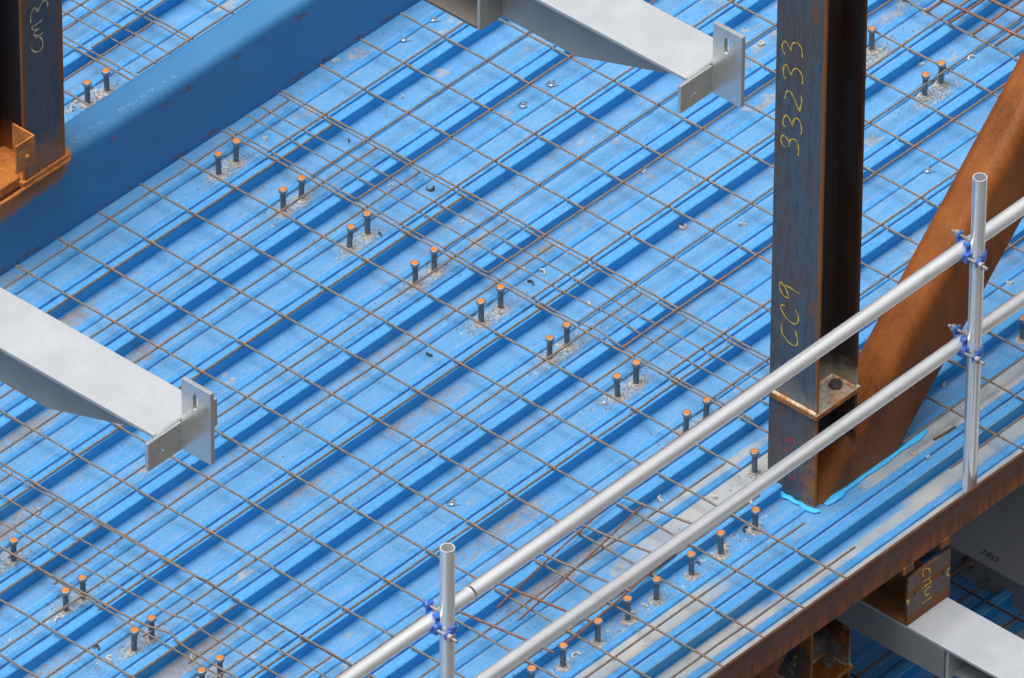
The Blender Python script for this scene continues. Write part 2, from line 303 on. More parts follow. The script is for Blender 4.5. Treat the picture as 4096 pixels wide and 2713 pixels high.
M['lcol'] = m_lcol()
M['upstand'] = (lambda n: n.m)(m_mill('rusty_end_plate', (.085, .088, .095), (.13, .07, .045), (.30, .10, .025), edges=((2, -.33, .045), (2, -.20, .012))))
M['webrust'] = m_rust('rusty_web', (.20, .075, .02), (.26, .12, .035), 9)
M['concrete'] = m_plain('grey_concrete', (.26, .26, .25), .85, 0, .14, 5)
def m_conc():
    n = N('cast_concrete', .85)
    c = n.mix(n.mapr(n.noise(3, 6, .6), .35, .65), (.33, .325, .31), (.42, .405, .385))
    c = n.mix(n.mapr(n.noise(20, 6, .7, off=(3, 0, 0)), .62, .72, 0, .6), c, (.14, .135, .12))
    n.col(c); n.bump(n.noise(60, 5, .7), .3, .003); return n.m
M['concrete'] = m_conc()
M['crumb'] = m_plain('grit', (.20, .17, .15), .9, 0, .6, 300)

# ------------------------------------------------------------------ mesh helpers
def obj(name, bm, mat, parent=None, smooth=False, bevel=0):
    me = bpy.data.meshes.new(name); bmesh.ops.recalc_face_normals(bm, faces=bm.faces[:]); bm.to_mesh(me); bm.free()
    me.materials.append(M[mat] if isinstance(mat, str) else mat)
    if smooth:
        for p in me.polygons: p.use_smooth = True
        me.set_sharp_from_angle(angle=radians(40))
    o = bpy.data.objects.new(name, me); COL.objects.link(o)
    if parent:
        o.parent = parent; o.location = -parent.location if False else (0, 0, 0)
    if bevel:
        md = o.modifiers.new('edge', 'BEVEL'); md.width = bevel; md.segments = 2; md.limit_method = 'ANGLE'
    return o
def tag(o, label, cat=None, group=None, kind=None):
    if label: o['label'] = label
    if cat: o['category'] = cat
    if group: o['group'] = group
    if kind: o['kind'] = kind
    return o
def thing(name, label, cat, loc=(0, 0, 0), rz=0, group=None):
    o = bpy.data.objects.new(name, None); o.empty_display_size = .05; COL.objects.link(o); o.location = loc; o.rotation_euler = (0, 0, rz)
    return tag(o, label, cat, group)
def box(bm, x0, x1, y0, y1, z0, z1):
    v = [bm.verts.new(p) for p in ((x0, y0, z0), (x1, y0, z0), (x1, y1, z0), (x0, y1, z0), (x0, y0, z1), (x1, y0, z1), (x1, y1, z1), (x0, y1, z1))]
    for f in ((0, 3, 2, 1), (4, 5, 6, 7), (0, 1, 5, 4), (1, 2, 6, 5), (2, 3, 7, 6), (3, 0, 4, 7)): bm.faces.new([v[i] for i in f])
    return bm
def B(*a): return box(bmesh.new(), *a)
def prism(bm, pts, axis, a, b):
    """closed outline pts (2D, in the other two axes in order) extruded along axis from a to b"""
    def P(p, t): l = list(p); l.insert(axis, t); return l
    v0 = [bm.verts.new(P(p, a)) for p in pts]; v1 = [bm.verts.new(P(p, b)) for p in pts]; n = len(pts)
    for i in range(n): bm.faces.new((v0[i], v0[(i+1) % n], v1[(i+1) % n], v1[i]))
    bm.faces.new(v0[::-1]); bm.faces.new(v1); return bm
def tube(bm, pts, r, seg=8, cap=True):
    pts = [Vector(p) for p in pts]; rings = []; rr = r if isinstance(r, (list, tuple)) else [r]*len(pts)
    ref = None
    for i, p in enumerate(pts):
        d = (pts[min(i+1, len(pts)-1)]-pts[max(i-1, 0)]).normalized()
        if ref is None: ref = Vector((0, 0, 1)) if abs(d.z) < .9 else Vector((1, 0, 0))
        a = (ref-d*ref.dot(d)).normalized(); ref = a; b = d.cross(a)
        rings.append([bm.verts.new(p+(a*cos(2*pi*k/seg)+b*sin(2*pi*k/seg))*rr[i]) for k in range(seg)])
    for i in range(len(pts)-1):
        for k in range(seg): bm.faces.new((rings[i][k], rings[i][(k+1) % seg], rings[i+1][(k+1) % seg], rings[i+1][k]))
    if cap: bm.faces.new(rings[0][::-1]); bm.faces.new(rings[-1])
    return bm
def lathe(bm, prof, seg=20, origin=(0, 0, 0)):
    ox, oy, oz = origin; rings = []
    for r, z in prof:
        rings.append([bm.verts.new((ox+r*cos(2*pi*k/seg), oy+r*sin(2*pi*k/seg), oz+z)) for k in range(seg)] if r > 1e-6 else [bm.verts.new((ox, oy, oz+z))])
    for a, b in zip(rings, rings[1:]):
        for k in range(seg):
            q = (k+1) % seg
            if len(a) == 1 and len(b) == 1: continue
            if len(a) == 1: bm.faces.new((a[0], b[q], b[k]))
            elif len(b) == 1: bm.faces.new((a[k], a[q], b[0]))
            else: bm.faces.new((a[k], a[q], b[q], b[k]))
    return bm
def hexprism(bm, c, r, h, axis=2, rot=0.):
    pts = [(r*cos(rot+k*pi/3), r*sin(rot+k*pi/3)) for k in range(6)]
    o = [i for i in range(3) if i != axis]
    return prism(bm, [(c[o[0]]+p[0], c[o[1]]+p[1]) for p in pts], axis, c[axis], c[axis]+h)
def hollow(bm, p0, p1, r, ri, seg=32):
    """open-ended tube with wall thickness"""
    p0 = Vector(p0); p1 = Vector(p1); d = (p1-p0).normalized(); a = (Vector((0, 0, 1)) if abs(d.z) < .9 else Vector((1, 0, 0))); a = (a-d*a.dot(d)).normalized(); b = d.cross(a)
    R = []
    for p, q in ((p0, ri), (p0, r), (p1, r), (p1, ri)):
        R.append([bm.verts.new(p+(a*cos(2*pi*k/seg)+b*sin(2*pi*k/seg))*q) for k in range(seg)])
    for i in range(4):
        A, Bq = R[i], R[(i+1) % 4]
        for k in range(seg): bm.faces.new((A[k], A[(k+1) % seg], Bq[(k+1) % seg], Bq[k]))
    return bm
def ribbon(bm, strokes, axis, val, width, thick=.0012, out=-1):
    """marker strokes lying on a plane: flat strips a millimetre proud of it"""
    for s in strokes:
        pts = []
        for i in range(len(s)-1):            # smooth by Catmull-Rom
            p0 = s[max(i-1, 0)]; p1 = s[i]; p2 = s[i+1]; p3 = s[min(i+2, len(s)-1)]
            for t in (0, .33, .66):
                pts.append(tuple(.5*((2*p1[k])+(-p0[k]+p2[k])*t+(2*p0[k]-5*p1[k]+4*p2[k]-p3[k])*t*t+(-p0[k]+3*p1[k]-3*p2[k]+p3[k])*t**3) for k in (0, 1)))
        pts.append(s[-1]); L = []
        for i, p in enumerate(pts):
            a = Vector(pts[min(i+1, len(pts)-1)]); b = Vector(pts[max(i-1, 0)]); d = (a-b)
            if d.length < 1e-9: continue
            d.normalize(); n = Vector((-d.y, d.x))*(width/2*(.8+.3*sin(i*.9+len(s))))
            L.append(((p[0]+n.x, p[1]+n.y), (p[0]-n.x, p[1]-n.y)))
        for (h) in (out*thick,):
            V = []
            for a, b in L:
                r = []
                for q in (a, b):
                    l = list(q); l.insert(axis, val+h); r.append(bm.verts.new(l))
                V.append(r)
            for a, b in zip(V, V[1:]): bm.faces.new((a[0], a[1], b[1], b[0]))
    return bm

# ------------------------------------------------------------------ the profiled floors
ZP, ZT = -.065, -.0105
def deck_profile(yf, rib=True):
    """points of one pitch going down in y, starting just behind the rib"""
    o = []
    if rib: o += [(.026, ZP), (.0335, ZT+.000), (.031, ZT+.0012), (.006, ZT+.0012), (.003, ZT), (0, ZT-.002), (.0075, ZP)]
    else: o += [(.026, ZP), (.0075, ZP)]
    o += [(-.0715, ZP), (-.0790, ZP+.0058), (-.1010, ZP+.0058), (-.1065, ZP), (-.1815, ZP), (-.189, ZP+.0065), (-.2135, ZP+.0065), (-.2175, ZP)]
    return [(yf+a, z) for a, z in o]
def build_deck(name, dz, x0, x1, k0, k1, gap=None):
    bm = bmesh.new(); nseg = 36
    for k in range(k0, k1+1):
        yf = YF0-PITCH*k
        spans = [(x0, x1, True)]
        if dz == 0 and k == -4: spans = [(x0, x1, False)]
        if gap and k == gap[0]: spans = [(x0, gap[1], True), (gap[1], gap[2], False), (gap[2], x1, True)]
        for (a, b, rib) in spans:
            pr = deck_profile(yf, rib); pr.append((yf-PITCH+.026, ZP))
            if k == k1: pr = [q for q in pr if q[0] > YF0-PITCH*k1-.205] if dz == 0 else pr
            ns = max(2, int((b-a)/.3)); cols = []
            for i in range(ns+1):
                x = a+(b-a)*i/ns
                cols.append([bm.verts.new((x, y, z+dz)) for y, z in pr])
            for c0, c1 in zip(cols, cols[1:]):
                for j in range(len(pr)-1): bm.faces.new((c0[j], c0[j+1], c1[j+1], c1[j]))
    bmesh.ops.remove_doubles(bm, verts=bm.verts, dist=.0004)
    o = obj(name, bm, 'deck')
    for p in o.data.polygons: p.use_smooth = False
    md = o.modifiers.new('sheet', 'SOLIDIFY'); md.thickness = .0012; md.offset = -1
    return o
d = build_deck('floor', 0, -9, 9, -22, 6, (5, .238, .80)); tag(d, 'blue ribbed metal floor deck', 'floor deck', kind='structure')
LZ = -1.195
d = build_deck('lower_floor', LZ, -9, 1.466, -14, 10); tag(d, 'dark blue ribbed deck one level down', 'floor deck', kind='structure')
bm = B(1.466, 9, -3.3, 4.5, LZ-.30, -1.152); s_ = obj('lower_slab', bm, 'concrete', bevel=.004); tag(s_, 'grey concrete slab on the level below', 'slab', kind='structure')
M['ground'] = m_plain('dark_site_ground', (.09, .085, .08), .95)
bm = B(-60, 60, -60, 60, -6.5, -6); tag(obj('ground', bm, 'ground'), 'concrete ground far below', 'ground', kind='structure')
# floor beams below the lines of studs (top flange against the deck)
for i, (xc, lb) in enumerate(((.365, 'rusty floor beam under the studs beside the main column'), (-1.72, 'rusty floor beam under the bottom left studs'), (2.265, 'rusty floor beam under the upper right studs'))):
    t = thing('floor_beam', lb, 'steel beam', (xc, 0, 0), group='beams hidden under the floor deck')
    y0, y1 = (-1.50, 5) if i == 0 else (-2.05, 5)
    obj('top_flange', B(-.09, .09, y0, y1, -.080, -.0675), 'trim', t); obj('web', B(-.004, .004, y0, y1, -.33, -.080), 'trim', t); obj('bottom_flange', B(-.09, .09, y0, y1, -.342, -.33), 'trim', t)

# ------------------------------------------------------------------ rebar meshes
def bar_bm(p0, p1, r, jit=.0013, pts=None):
    p0 = Vector(p0); p1 = Vector(p1)
    if pts is None:
        n = max(2, int((p1-p0).length/.17)); d = (p1-p0).normalized(); s = d.cross(Vector((0, 0, 1)))
        ph = random.uniform(0, 6); pts = []
        for i in range(n+1):
            pts.append(p0.lerp(p1, i/n)+s*(random.uniform(-jit, jit)+.0012*sin(i*.45+ph))+Vector((0, 0, random.uniform(-.0008, .0005))))
    return tube(bmesh.new(), pts, r, 8)
def sheet(label, xs, ys, z, xtop, mat='bar', cat='reinforcing mesh', r=.0040, rt=.0030, skew=0., org=(0, 0)):
    t = thing('reinforcement_mesh', label, cat, (org[0], org[1], z), group='reinforcing mesh sheets laid on the deck')
    zb, zt_ = -.0067, .0009
    zx, zy = (zt_, zb) if xtop else (zb, zt_)
    for (y, x0, x1, *q) in xs:
        rr = q[0] if q else r
        o = obj('bar', bar_bm((x0-org[0], y-org[1]+skew*0, zx), (x1-org[0], y-org[1], zx), rr), mat, t, True)
    for yy in ys:
        x, y0, y1 = yy[:3]; rr = yy[3] if len(yy) > 3 and yy[3] else r
        if len(yy) > 4:
            pts = [(px-org[0], py-org[1], zy) for px, py in yy[4]]; o = obj('bar', bar_bm((0, 0, 0), (1, 0, 0), rr, pts=[Vector(p) for p in pts]), mat, t, True)
        else: o = obj('bar', bar_bm((x-org[0]+skew*(-(y0)), y0-org[1], zy), (x-org[0]+skew*(-(y1)), y1-org[1], zy), rr), mat, t, True)
    return t
T_ = .0030
# A: the long sheet on the right
xs = [(y, .418+random.uniform(-.004, .004), 4.9) for y in (.842, .642, .442, .242, .042, -.158, -.357, -.557, -.757, -.957, -1.157)]
xs += [(-1.357, .60, 4.9), (-1.562, .86, 4.9), (-1.774, .66, 4.9), (-1.977, .66, 4.9)]
ys = [(.432, 1.047, -1.327, T_, [(.432, 1.047), (.43, .2), (.425, -.4), (.426, -.547), (.442, -.628), (.427, -.744), (.424, -1.0), (.426, -1.327)]),
      (.525, 1.047, -1.33, T_, [(.528, 1.047), (.522, .2), (.52, -.4), (.525, -.54), (.535, -.616), (.521, -.75), (.52, -1.1), (.522, -1.31)]),
      (.71, 1.047, -1.42), (.905, 1.047, -2.122), (1.106, 1.047, -2.122)] + [(1.307+.2033*i, 1.047, -2.122) for i in range(17)]
A = sheet('long rebar mesh sheet right of the middle stud row running behind the tall column', xs, ys, .0076, True)
# B: the sheet in the middle
xs = [(1.0-.2*i, -1.735, .694+random.uniform(-.004, .004)) for i in range(11)]
xs += [(-1.2, -1.735, .66), (-1.4, -1.735, .20), (-1.595, -1.735, .148), (-1.796, -1.735, .137), (-2.0, -1.735, .152)]
ys = [(-1.722, 1.047, -2.122, T_), (-1.618, 1.047, -2.122, T_, [(-1.628, 1.047), (-1.626, .1), (-1.618, -.108), (-1.60, -.599), (-1.585, -.649), (-1.595, -.786), (-1.59, -2.1)])]
ys += [(-1.403+.2*i, 1.047, -2.122) for i in range(8)] + [(.205, 1.047, -1.47), (.409, 1.047, -1.405), (.597, 1.047, -1.21, T_), (.691, 1.047, -1.21, T_)]
ys[9] = (.0035, 1.047, -2.122)
Bm = sheet('middle rebar mesh sheet between the left bracket and the guard rail', xs, ys, 0, False)
# C: bottom left
xs = [(.29-.2018*i, -5.2, -1.414+random.uniform(-.004, .004)) for i in range(-2, 9)]
ys = [(-1.427, .72, -1.9, T_, [(-1.436, .72), (-1.43, .2), (-1.42, -.2), (-1.412, -.513), (-1.401, -.574), (-1.407, -.624), (-1.41, -.714), (-1.403, -1.2), (-1.40, -1.7)]),
      (-1.524, .72, -1.7, T_, [(-1.536, .72), (-1.53, .1), (-1.52, -.2), (-1.516, -.5), (-1.507, -.718), (-1.50, -1.7)]),
      (-1.717, .72, -1.7, .0039, [(-1.73, .72), (-1.726, 0), (-1.717, -.317), (-1.708, -.52), (-1.699, -.589), (-1.676, -.669), (-1.693, -.711), (-1.70, -.793), (-1.70, -1.7)])]
ys += [(-1.922-.2045*i, .72, -1.7) for i in range(12)]
Cm = sheet('rebar mesh sheet at the lower left corner lapping the middle sheet', xs, ys, .0076, False)
# F, G: beyond the blue beam
xs = [(1.645+.2*i, -3.0, .707) for i in range(8)]
ys = [(-2.2+.2*i+.01, 3.2, 1.29) for i in range(14)] + [(.608, 3.2, 1.458, T_), (.701, 3.2, 1.458, T_)]
sheet('rebar mesh sheet beyond the blue beam nearest the left column', xs, ys, 0, False)
xs = [(1.475, .445, 5.0), (1.688, .448, 5.0)]+[(1.888+.2*i, .45, 5.0) for i in range(7)]
ys = [(.437, 3.2, 1.458, T_), (.537, 3.2, 1.458, T_)]+[(.722+.2*i, 3.2, 1.458) for i in range(20)]
sheet('rebar mesh sheet beyond the blue beam whose last wire runs along the beam', xs, ys, .0076, True)
# H: close mesh, rusted orange, upper right
t = thing('rusted_mesh', 'small close mesh of orange rusted bars lying on the sheet at the upper right', 'reinforcing mesh', (2.50, -.204, .020), radians(-2.6) if False else 0, group='reinforcing mesh sheets laid on the deck')
for i in range(-9, 8):
    y = -.1*i-.001; sx = .052*(.1*i)
    obj('bar', bar_bm((sx+random.uniform(-.003, .003), y, 0), (sx+2.2, y+.02, 0), .0052), 'rustbar', t, True)
for i in range(20):
    x = .082+.1035*i
    obj('bar', bar_bm((x-.052*.9, .9, .0088), (x+.052*.72, -.72, .0088), .0055), 'rustbar', t, True)
# J: mesh on the level below
xs = [(-1.51-.2*i, -5, 1.40) for i in range(-12, 8)]; xs[12] = (-1.51, -5, 1.463)
ys = [(1.36-.2*i, 2.5, -3.2) for i in range(24)]
t = sheet('brown rusted mesh on the deck of the level below', xs, ys, LZ, False, 'oldbar', org=(0, 0)); 
# loose bars
t = thing('loose_mesh_offcut', 'skewed offcut of rusty mesh behind the lower guard rail, tied by two long slanting bars', 'mesh offcut', (-.5, -1.4, .0145))
def rel(pts, z=0): return [Vector((x+.5, y+1.4, z)) for x, y in pts]
for pts in ([(-.189, -1.250), (-.170, -1.39), (-.146, -1.523), (-.128, -1.60)], [(-.390, -1.250), (-.37, -1.40), (-.346, -1.522), (-.335, -1.59)],
            [(-.590, -1.250), (-.570, -1.40), (-.552, -1.528), (-.534, -1.638)], [(-.797, -1.250), (-.775, -1.40), (-.754, -1.528), (-.731, -1.674)], [(-.99, -1.25), (-.97, -1.40), (-.95, -1.53), (-.935, -1.66)]):
    obj('cross_bar', bar_bm((0, 0, 0), (1, 0, 0), .0044, pts=rel(pts, .008)), 'rustbar' if pts[0][0] < -.7 else 'bar', t, True)
obj('slanting_bar', bar_bm((0, 0, 0), (1, 0, 0), .0035, pts=rel([(-.881, -1.365), (-.794, -1.35), (-.587, -1.322), (-.395, -1.300), (-.170, -1.272)], .0)), 'rustbar', t, True)
obj('slanting_bar', bar_bm((0, 0, 0), (1, 0, 0), .0035, pts=rel([(-.881, -1.459), (-.6, -1.425), (-.38, -1.395), (-.156, -1.361)], .0)), 'rustbar', t, True)
t = thing('bent_bar', 'rusty bent bar with its end resting on a stud head under the lower guard rail', 'steel bar', (-.6, -1.63, .035))
obj('rod', bar_bm((0, 0, 0), (1, 0, 0), .0042, pts=[Vector(p) for p in ((-.280, -.035, 0), (-.20, -.030, -.004), (-.016, -.004, -.018), (.18, .022, -.026), (.33, .033, -.031))]), 'rustbar', t, True)
o = tag(obj('short_bar', bar_bm((0, 0, 0), (.1, -.01, 0), .0045), 'oldbar', smooth=True), 'short brown bar lying loose in the trough left of the right guard post', 'steel bar'); o.location = (.805, -1.786, ZP+.006)

# ------------------------------------------------------------------ shear studs
def make_stud():
    t = thing('shear_stud', '', 'shear stud')
    o1 = obj('shank', lathe(bmesh.new(), [(0, 0), (.0098, 0), (.0098, .078), (.0128, .0835), (0, .0835)], 20), 'stud', t, True)
    o2 = obj('head', lathe(bmesh.new(), [(0, .0815), (.0135, .0815), (.0155, .083), (.0160, .085), (.0160, .0915), (.0152, .0938), (.0135, .0945), (0, .0945)], 24), 'stud_head', t, True)
    o3 = obj('paint_mark', lathe(bmesh.new(), [(0, .0953), (.0108, .0953), (.0112, .0948), (.0112, .0940)], 20), 'orange', o2)
    bm = bmesh.new(); rings = []
    for (r, z) in ((.0098, .009), (.0128, .006), (.0155, .0028), (.021, .0014), (.0265, .0008)):
        rings.append([bm.verts.new((r*(1+(.16 if r > .014 else .06)*random.uniform(-1, 1))*cos(k*pi/14), r*(1+(.16 if r > .014 else .06)*random.uniform(-1, 1))*sin(k*pi/14), z+random.uniform(0, .0012))) for k in range(28)])
    for a, b in zip(rings, rings[1:]):
        for k in range(28): bm.faces.new((a[k], a[(k+1) % 28], b[(k+1) % 28], b[k]))
    o4 = obj('weld_collar', bm, 'collar', t)
    return t
proto = make_stud(); used = [False]
def put_stud(x, y, label, group):
    if not used[0]: r = proto; used[0] = True
    else:
        r = proto.copy(); COL.objects.link(r)
        for c in list(proto.children):
            q = c.copy(); COL.objects.link(q); q.parent = r
            for c2 in list(c.children):
                q2 = c2.copy(); COL.objects.link(q2); q2.parent = q
    r.location = (x, y, ZP+.0004); r.rotation_euler = (random.gauss(0, .022), random.gauss(0, .022), random.uniform(0, 6.28))
    tag(r, label, 'shear stud', group)
ORD = ['first', 'second', 'third', 'fourth', 'fifth', 'sixth', 'seventh', 'eighth']
g = 'orange tipped studs in pairs down the middle'
put_stud(.272, 1.545, 'left stud of the pair beyond the blue beam beside the rusty left column', g); put_stud(.368, 1.545, 'right stud of the pair beyond the blue beam beside the rusty left column', g)
for i in range(8):
    y = .943-.3005*i
    for s, x in (('left', .276), ('right', .3715)):
        if i == 7 and s == 'left': pass
        put_stud(x+random.uniform(-.003, .003)+(.007 if (i == 7 and s == 'left') else 0), y+random.uniform(-.004, .004), '%s stud of the %s pair counting from the blue beam down the middle' % (s, ORD[i]), g)
put_stud(.277, -1.462, 'single stud between the two guard rails just left of the main column', 'studs near the main column')
g = 'orange tipped studs at the bottom left'
for i in range(6):
    y = .325-.3025*i
    for s, x in (('left', -1.762), ('right', -1.679)):
        if i < 1 or (i == 1 and s == 'left') or i > 4: 
            if i == 1 and s == 'left': put_stud(x-.02, y, 'stud at the left picture edge, left one of the highest bottom left pair', g)
            continue
        lab = {1: 'lone looking stud at the left picture edge above the other bottom left pairs', 2: '%s stud of the bottom left pair nearest the left edge' % s, 3: '%s stud of the middle pair at the bottom left' % s, 4: '%s stud of the bottom left pair cut by the lower picture edge' % s}[i]
        put_stud(x+(.0 if i > 1 else -.011), y, lab, g)
g = 'single row of orange tipped studs along the slab edge'
for i, x in enumerate((.052, -.118, -.262, -.437, -.574, -.723, -.892, -1.045, -1.20, -1.36)):
    put_stud(x, -1.660, '%s stud of the single edge row counting down from the column' % (ORD+['ninth', 'tenth'])[i], g)
g = 'orange tipped studs at the upper right'
put_stud(2.297, -.237, 'stud right against the tall column edge near the top of the picture', g)
put_stud(2.221, -.539, 'left stud of the upper right pair', g); put_stud(2.310, -.537, 'right stud of the upper right pair', g)
put_stud(1.412, -1.656, 'stud at the right picture edge between the two guard rails', 'single row of orange tipped studs along the slab edge'); put_stud(1.56, -1.656, 'stud just beyond the right picture edge in the slab edge row', 'single row of orange tipped studs along the slab edge')
for x, y in ((2.218, -.237),): put_stud(x, y, 'stud half hidden behind the tall column near the top', 'orange tipped studs at the upper right')

# ------------------------------------------------------------------ main column, splice plates, bolts, writing
def hsec(bm, x0, x1, y0, y1, z0, z1, along_x=True, tf=.011, tw=.0075):
    if along_x:   # flanges face -x and +x
        yc = (y0+y1)/2
        pts = [(x0, y0), (x0+tf, y0), (x0+tf, yc-tw/2), (x1-tf, yc-tw/2), (x1-tf, y0), (x1, y0), (x1, y1), (x1-tf, y1), (x1-tf, yc+tw/2), (x0+tf, yc+tw/2), (x0+tf, y1), (x0, y1)]
    else:
        xc = (x0+x1)/2
        pts = [(x0, y0), (x1, y0), (x1, y0+tf), (xc+tw/2, y0+tf), (xc+tw/2, y1-tf), (x1, y1-tf), (x1, y1), (x0, y1), (x0, y1-tf), (xc-tw/2, y1-tf), (xc-tw/2, y0+tf), (x0, y0+tf)]
    n0 = len(bm.verts); nz = max(1, int((z1-z0)/.5)); rings = []
    for i in range(nz+1): rings.append([bm.verts.new((p[0], p[1], z0+(z1-z0)*i/nz)) for p in pts])
    n = len(pts)
    for a, b in zip(rings, rings[1:]):
        for i in range(n): bm.faces.new((a[i], a[(i+1) % n], b[(i+1) % n], b[i]))
    bm.faces.new(rings[0][::-1]); bm.faces.new(rings[-1]); return bm
t = thing('steel_column', 'tall dark H column marked in yellow standing behind the guard rail', 'steel column', (0, 0, 0))
X0, X1, Y0, Y1 = .262, .467, -1.735, -1.530
us_ = obj('upper_shaft', hsec(bmesh.new(), X0, X1, Y0, Y1, .335, 4.2), 'column', t, bevel=.0012)
ls_ = obj('lower_shaft', hsec(bmesh.new(), X0, X1, Y0, Y1, -.840, .315), 'column', t, bevel=.0012)
obj('bottom_shaft', hsec(bmesh.new(), X0, X1, Y0, Y1, -4.0, -.860), 'column', t)
for zz in (.325, -.85):
    sp_ = obj('splice_plate', B(X0-.009, X1+.009, Y0-.007, Y1+.008, zz-.0099, zz+.0099), 'splice' if zz > 0 else 'plate_rust', t, bevel=.002)
    bm = bmesh.new()
    for pts in ([(X0-.003, Y1, zz+.012), (X0-.003, Y0, zz+.012)], [(X0+.014, Y0+.01, zz+.013), (X0+.014, -1.638, zz+.013), (X1-.014, -1.638, zz+.013), (X1-.014, Y0+.004, zz+.013)], [(X1-.01, Y0-.001, zz+.012), (X1, Y0-.001, zz+.012)]):
        q = []
        for a_, b_ in zip(pts, pts[1:]):
            for k in range(10): q.append(Vector(a_).lerp(Vector(b_), k/10))
        q.append(Vector(pts[-1])); tube(bm, q, [.0062+random.uniform(-.001, .001) for _ in q], 8)
    obj('weld_bead', bm, 'weld', sp_, True)
    b_ = obj('bolt', hexprism(bmesh.new(), (.418, -1.682, zz+.0098), .0235, .0165, rot=.35), 'bolt' if zz > 0 else 'bolt_pale', sp_, bevel=.0015)
    obj('bolt', hexprism(bmesh.new(), (.418, -1.584, zz+.0098), .0235, .0165, rot=.1), 'bolt', sp_, bevel=.0015)
obj('yellow_writing', ribbon(bmesh.new(), [[(-1.5677,1.7166),(-1.5596,1.7266),(-1.5557,1.7428),(-1.5572,1.7551),(-1.5648,1.7664),(-1.5745,1.7662),(-1.5843,1.7571),(-1.5943,1.7399)],[(-1.5943,1.7399),(-1.5939,1.757),(-1.5988,1.7735),(-1.6108,1.7852),(-1.623,1.7856),(-1.6336,1.7786),(-1.6392,1.7632),(-1.6412,1.7395)],[(-1.5734,1.6219),(-1.5662,1.629),(-1.5623,1.6485),(-1.5653,1.6683),(-1.5713,1.6771),(-1.5783,1.6765),(-1.5865,1.6608),(-1.5961,1.6466)],[(-1.5961,1.6466),(-1.6004,1.6653),(-1.608,1.6782),(-1.6166,1.685),(-1.6271,1.6845),(-1.6379,1.675),(-1.6435,1.658),(-1.6437,1.6357)],[(-1.5726,1.541),(-1.5731,1.5578),(-1.5781,1.572),(-1.5858,1.58),(-1.5954,1.5799),(-1.6053,1.5691),(-1.6135,1.557),(-1.6309,1.5256)],[(-1.6394,1.5872),(-1.6424,1.5716),(-1.642,1.5595),(-1.6383,1.5443),(-1.6328,1.5199)],[(-1.5765,1.4332),(-1.5707,1.4314),(-1.5653,1.4395),(-1.5667,1.4552),(-1.5725,1.4714),(-1.5802,1.4795),(-1.5881,1.4777),(-1.5972,1.4657),(-1.6065,1.4454)],[(-1.6065,1.4454),(-1.6078,1.4627),(-1.6127,1.4785),(-1.6212,1.4887),(-1.6309,1.4886),(-1.639,1.4786),(-1.6438,1.4627),(-1.6451,1.445),(-1.6435,1.4384),(-1.6392,1.4354)],[(-1.577,1.3503),(-1.5681,1.3525),(-1.5608,1.3638),(-1.5587,1.3778),(-1.5638,1.3887),(-1.5716,1.3935),(-1.5796,1.3917),(-1.5867,1.3854),(-1.5931,1.3786)],[(-1.594,1.3598),(-1.5948,1.3778),(-1.5998,1.3903),(-1.6076,1.3976),(-1.6181,1.3996),(-1.627,1.3925),(-1.6326,1.3803),(-1.6339,1.3626),(-1.6333,1.349),(-1.629,1.3443)],[(-1.5812,0.7997),(-1.572,0.7979),(-1.566,0.7889),(-1.5674,0.772),(-1.576,0.7568),(-1.5885,0.7486),(-1.6008,0.7491),(-1.6047,0.758),(-1.5981,0.7743),(-1.5876,0.7884),(-1.5701,0.79)],[(-1.5701,0.79),(-1.5956,0.7955),(-1.6222,0.7947),(-1.652,0.7925)],[(-1.5924,0.7094),(-1.5801,0.7099),(-1.5741,0.7018),(-1.5765,0.6883),(-1.5923,0.6691),(-1.6131,0.6583),(-1.6316,0.6581),(-1.6437,0.6674),(-1.6494,0.6832),(-1.647,0.7016),(-1.6363,0.7176)],[(-1.5788,0.6324),(-1.5772,0.6119),(-1.5838,0.5917),(-1.5985,0.5777),(-1.6172,0.5688),(-1.6357,0.5706),(-1.6457,0.5808),(-1.6474,0.5975),(-1.6429,0.6148),(-1.6389,0.6334)]], 0, X0, .0058), 'yellow', us_)
obj('red_writing', ribbon(bmesh.new(), [[(-1.616,0.154),(-1.6114,0.161),(-1.6111,0.1713),(-1.6164,0.1749),(-1.6237,0.1676),(-1.6291,0.1687),(-1.6297,0.1829),(-1.634,0.1878),(-1.6413,0.1822),(-1.6471,0.1628)],[(-1.6115,0.116),(-1.6112,0.128),(-1.6147,0.1333),(-1.621,0.1315)],[(-1.6343,0.0606),(-1.6405,0.0648),(-1.645,0.0629)],[(-1.6406,0.0588),(-1.6481,0.0472),(-1.6519,0.0371),(-1.6486,0.0232),(-1.6416,0.0185),(-1.629,0.0195),(-1.619,0.0246)]], 0, X0, .0042), 'pink', ls_)
obj('yellow_writing', ribbon(bmesh.new(), [[(-1.6647,-0.7064),(-1.6745,-0.7118),(-1.6706,-0.7235),(-1.6609,-0.7221)],[(-1.6611,-0.7301),(-1.6698,-0.747),(-1.6645,-0.7581),(-1.6478,-0.7537)],[(-1.64,-0.7771),(-1.654,-0.7829),(-1.6573,-0.8055)]], 0, X0, .0055), 'yellow', ls_)
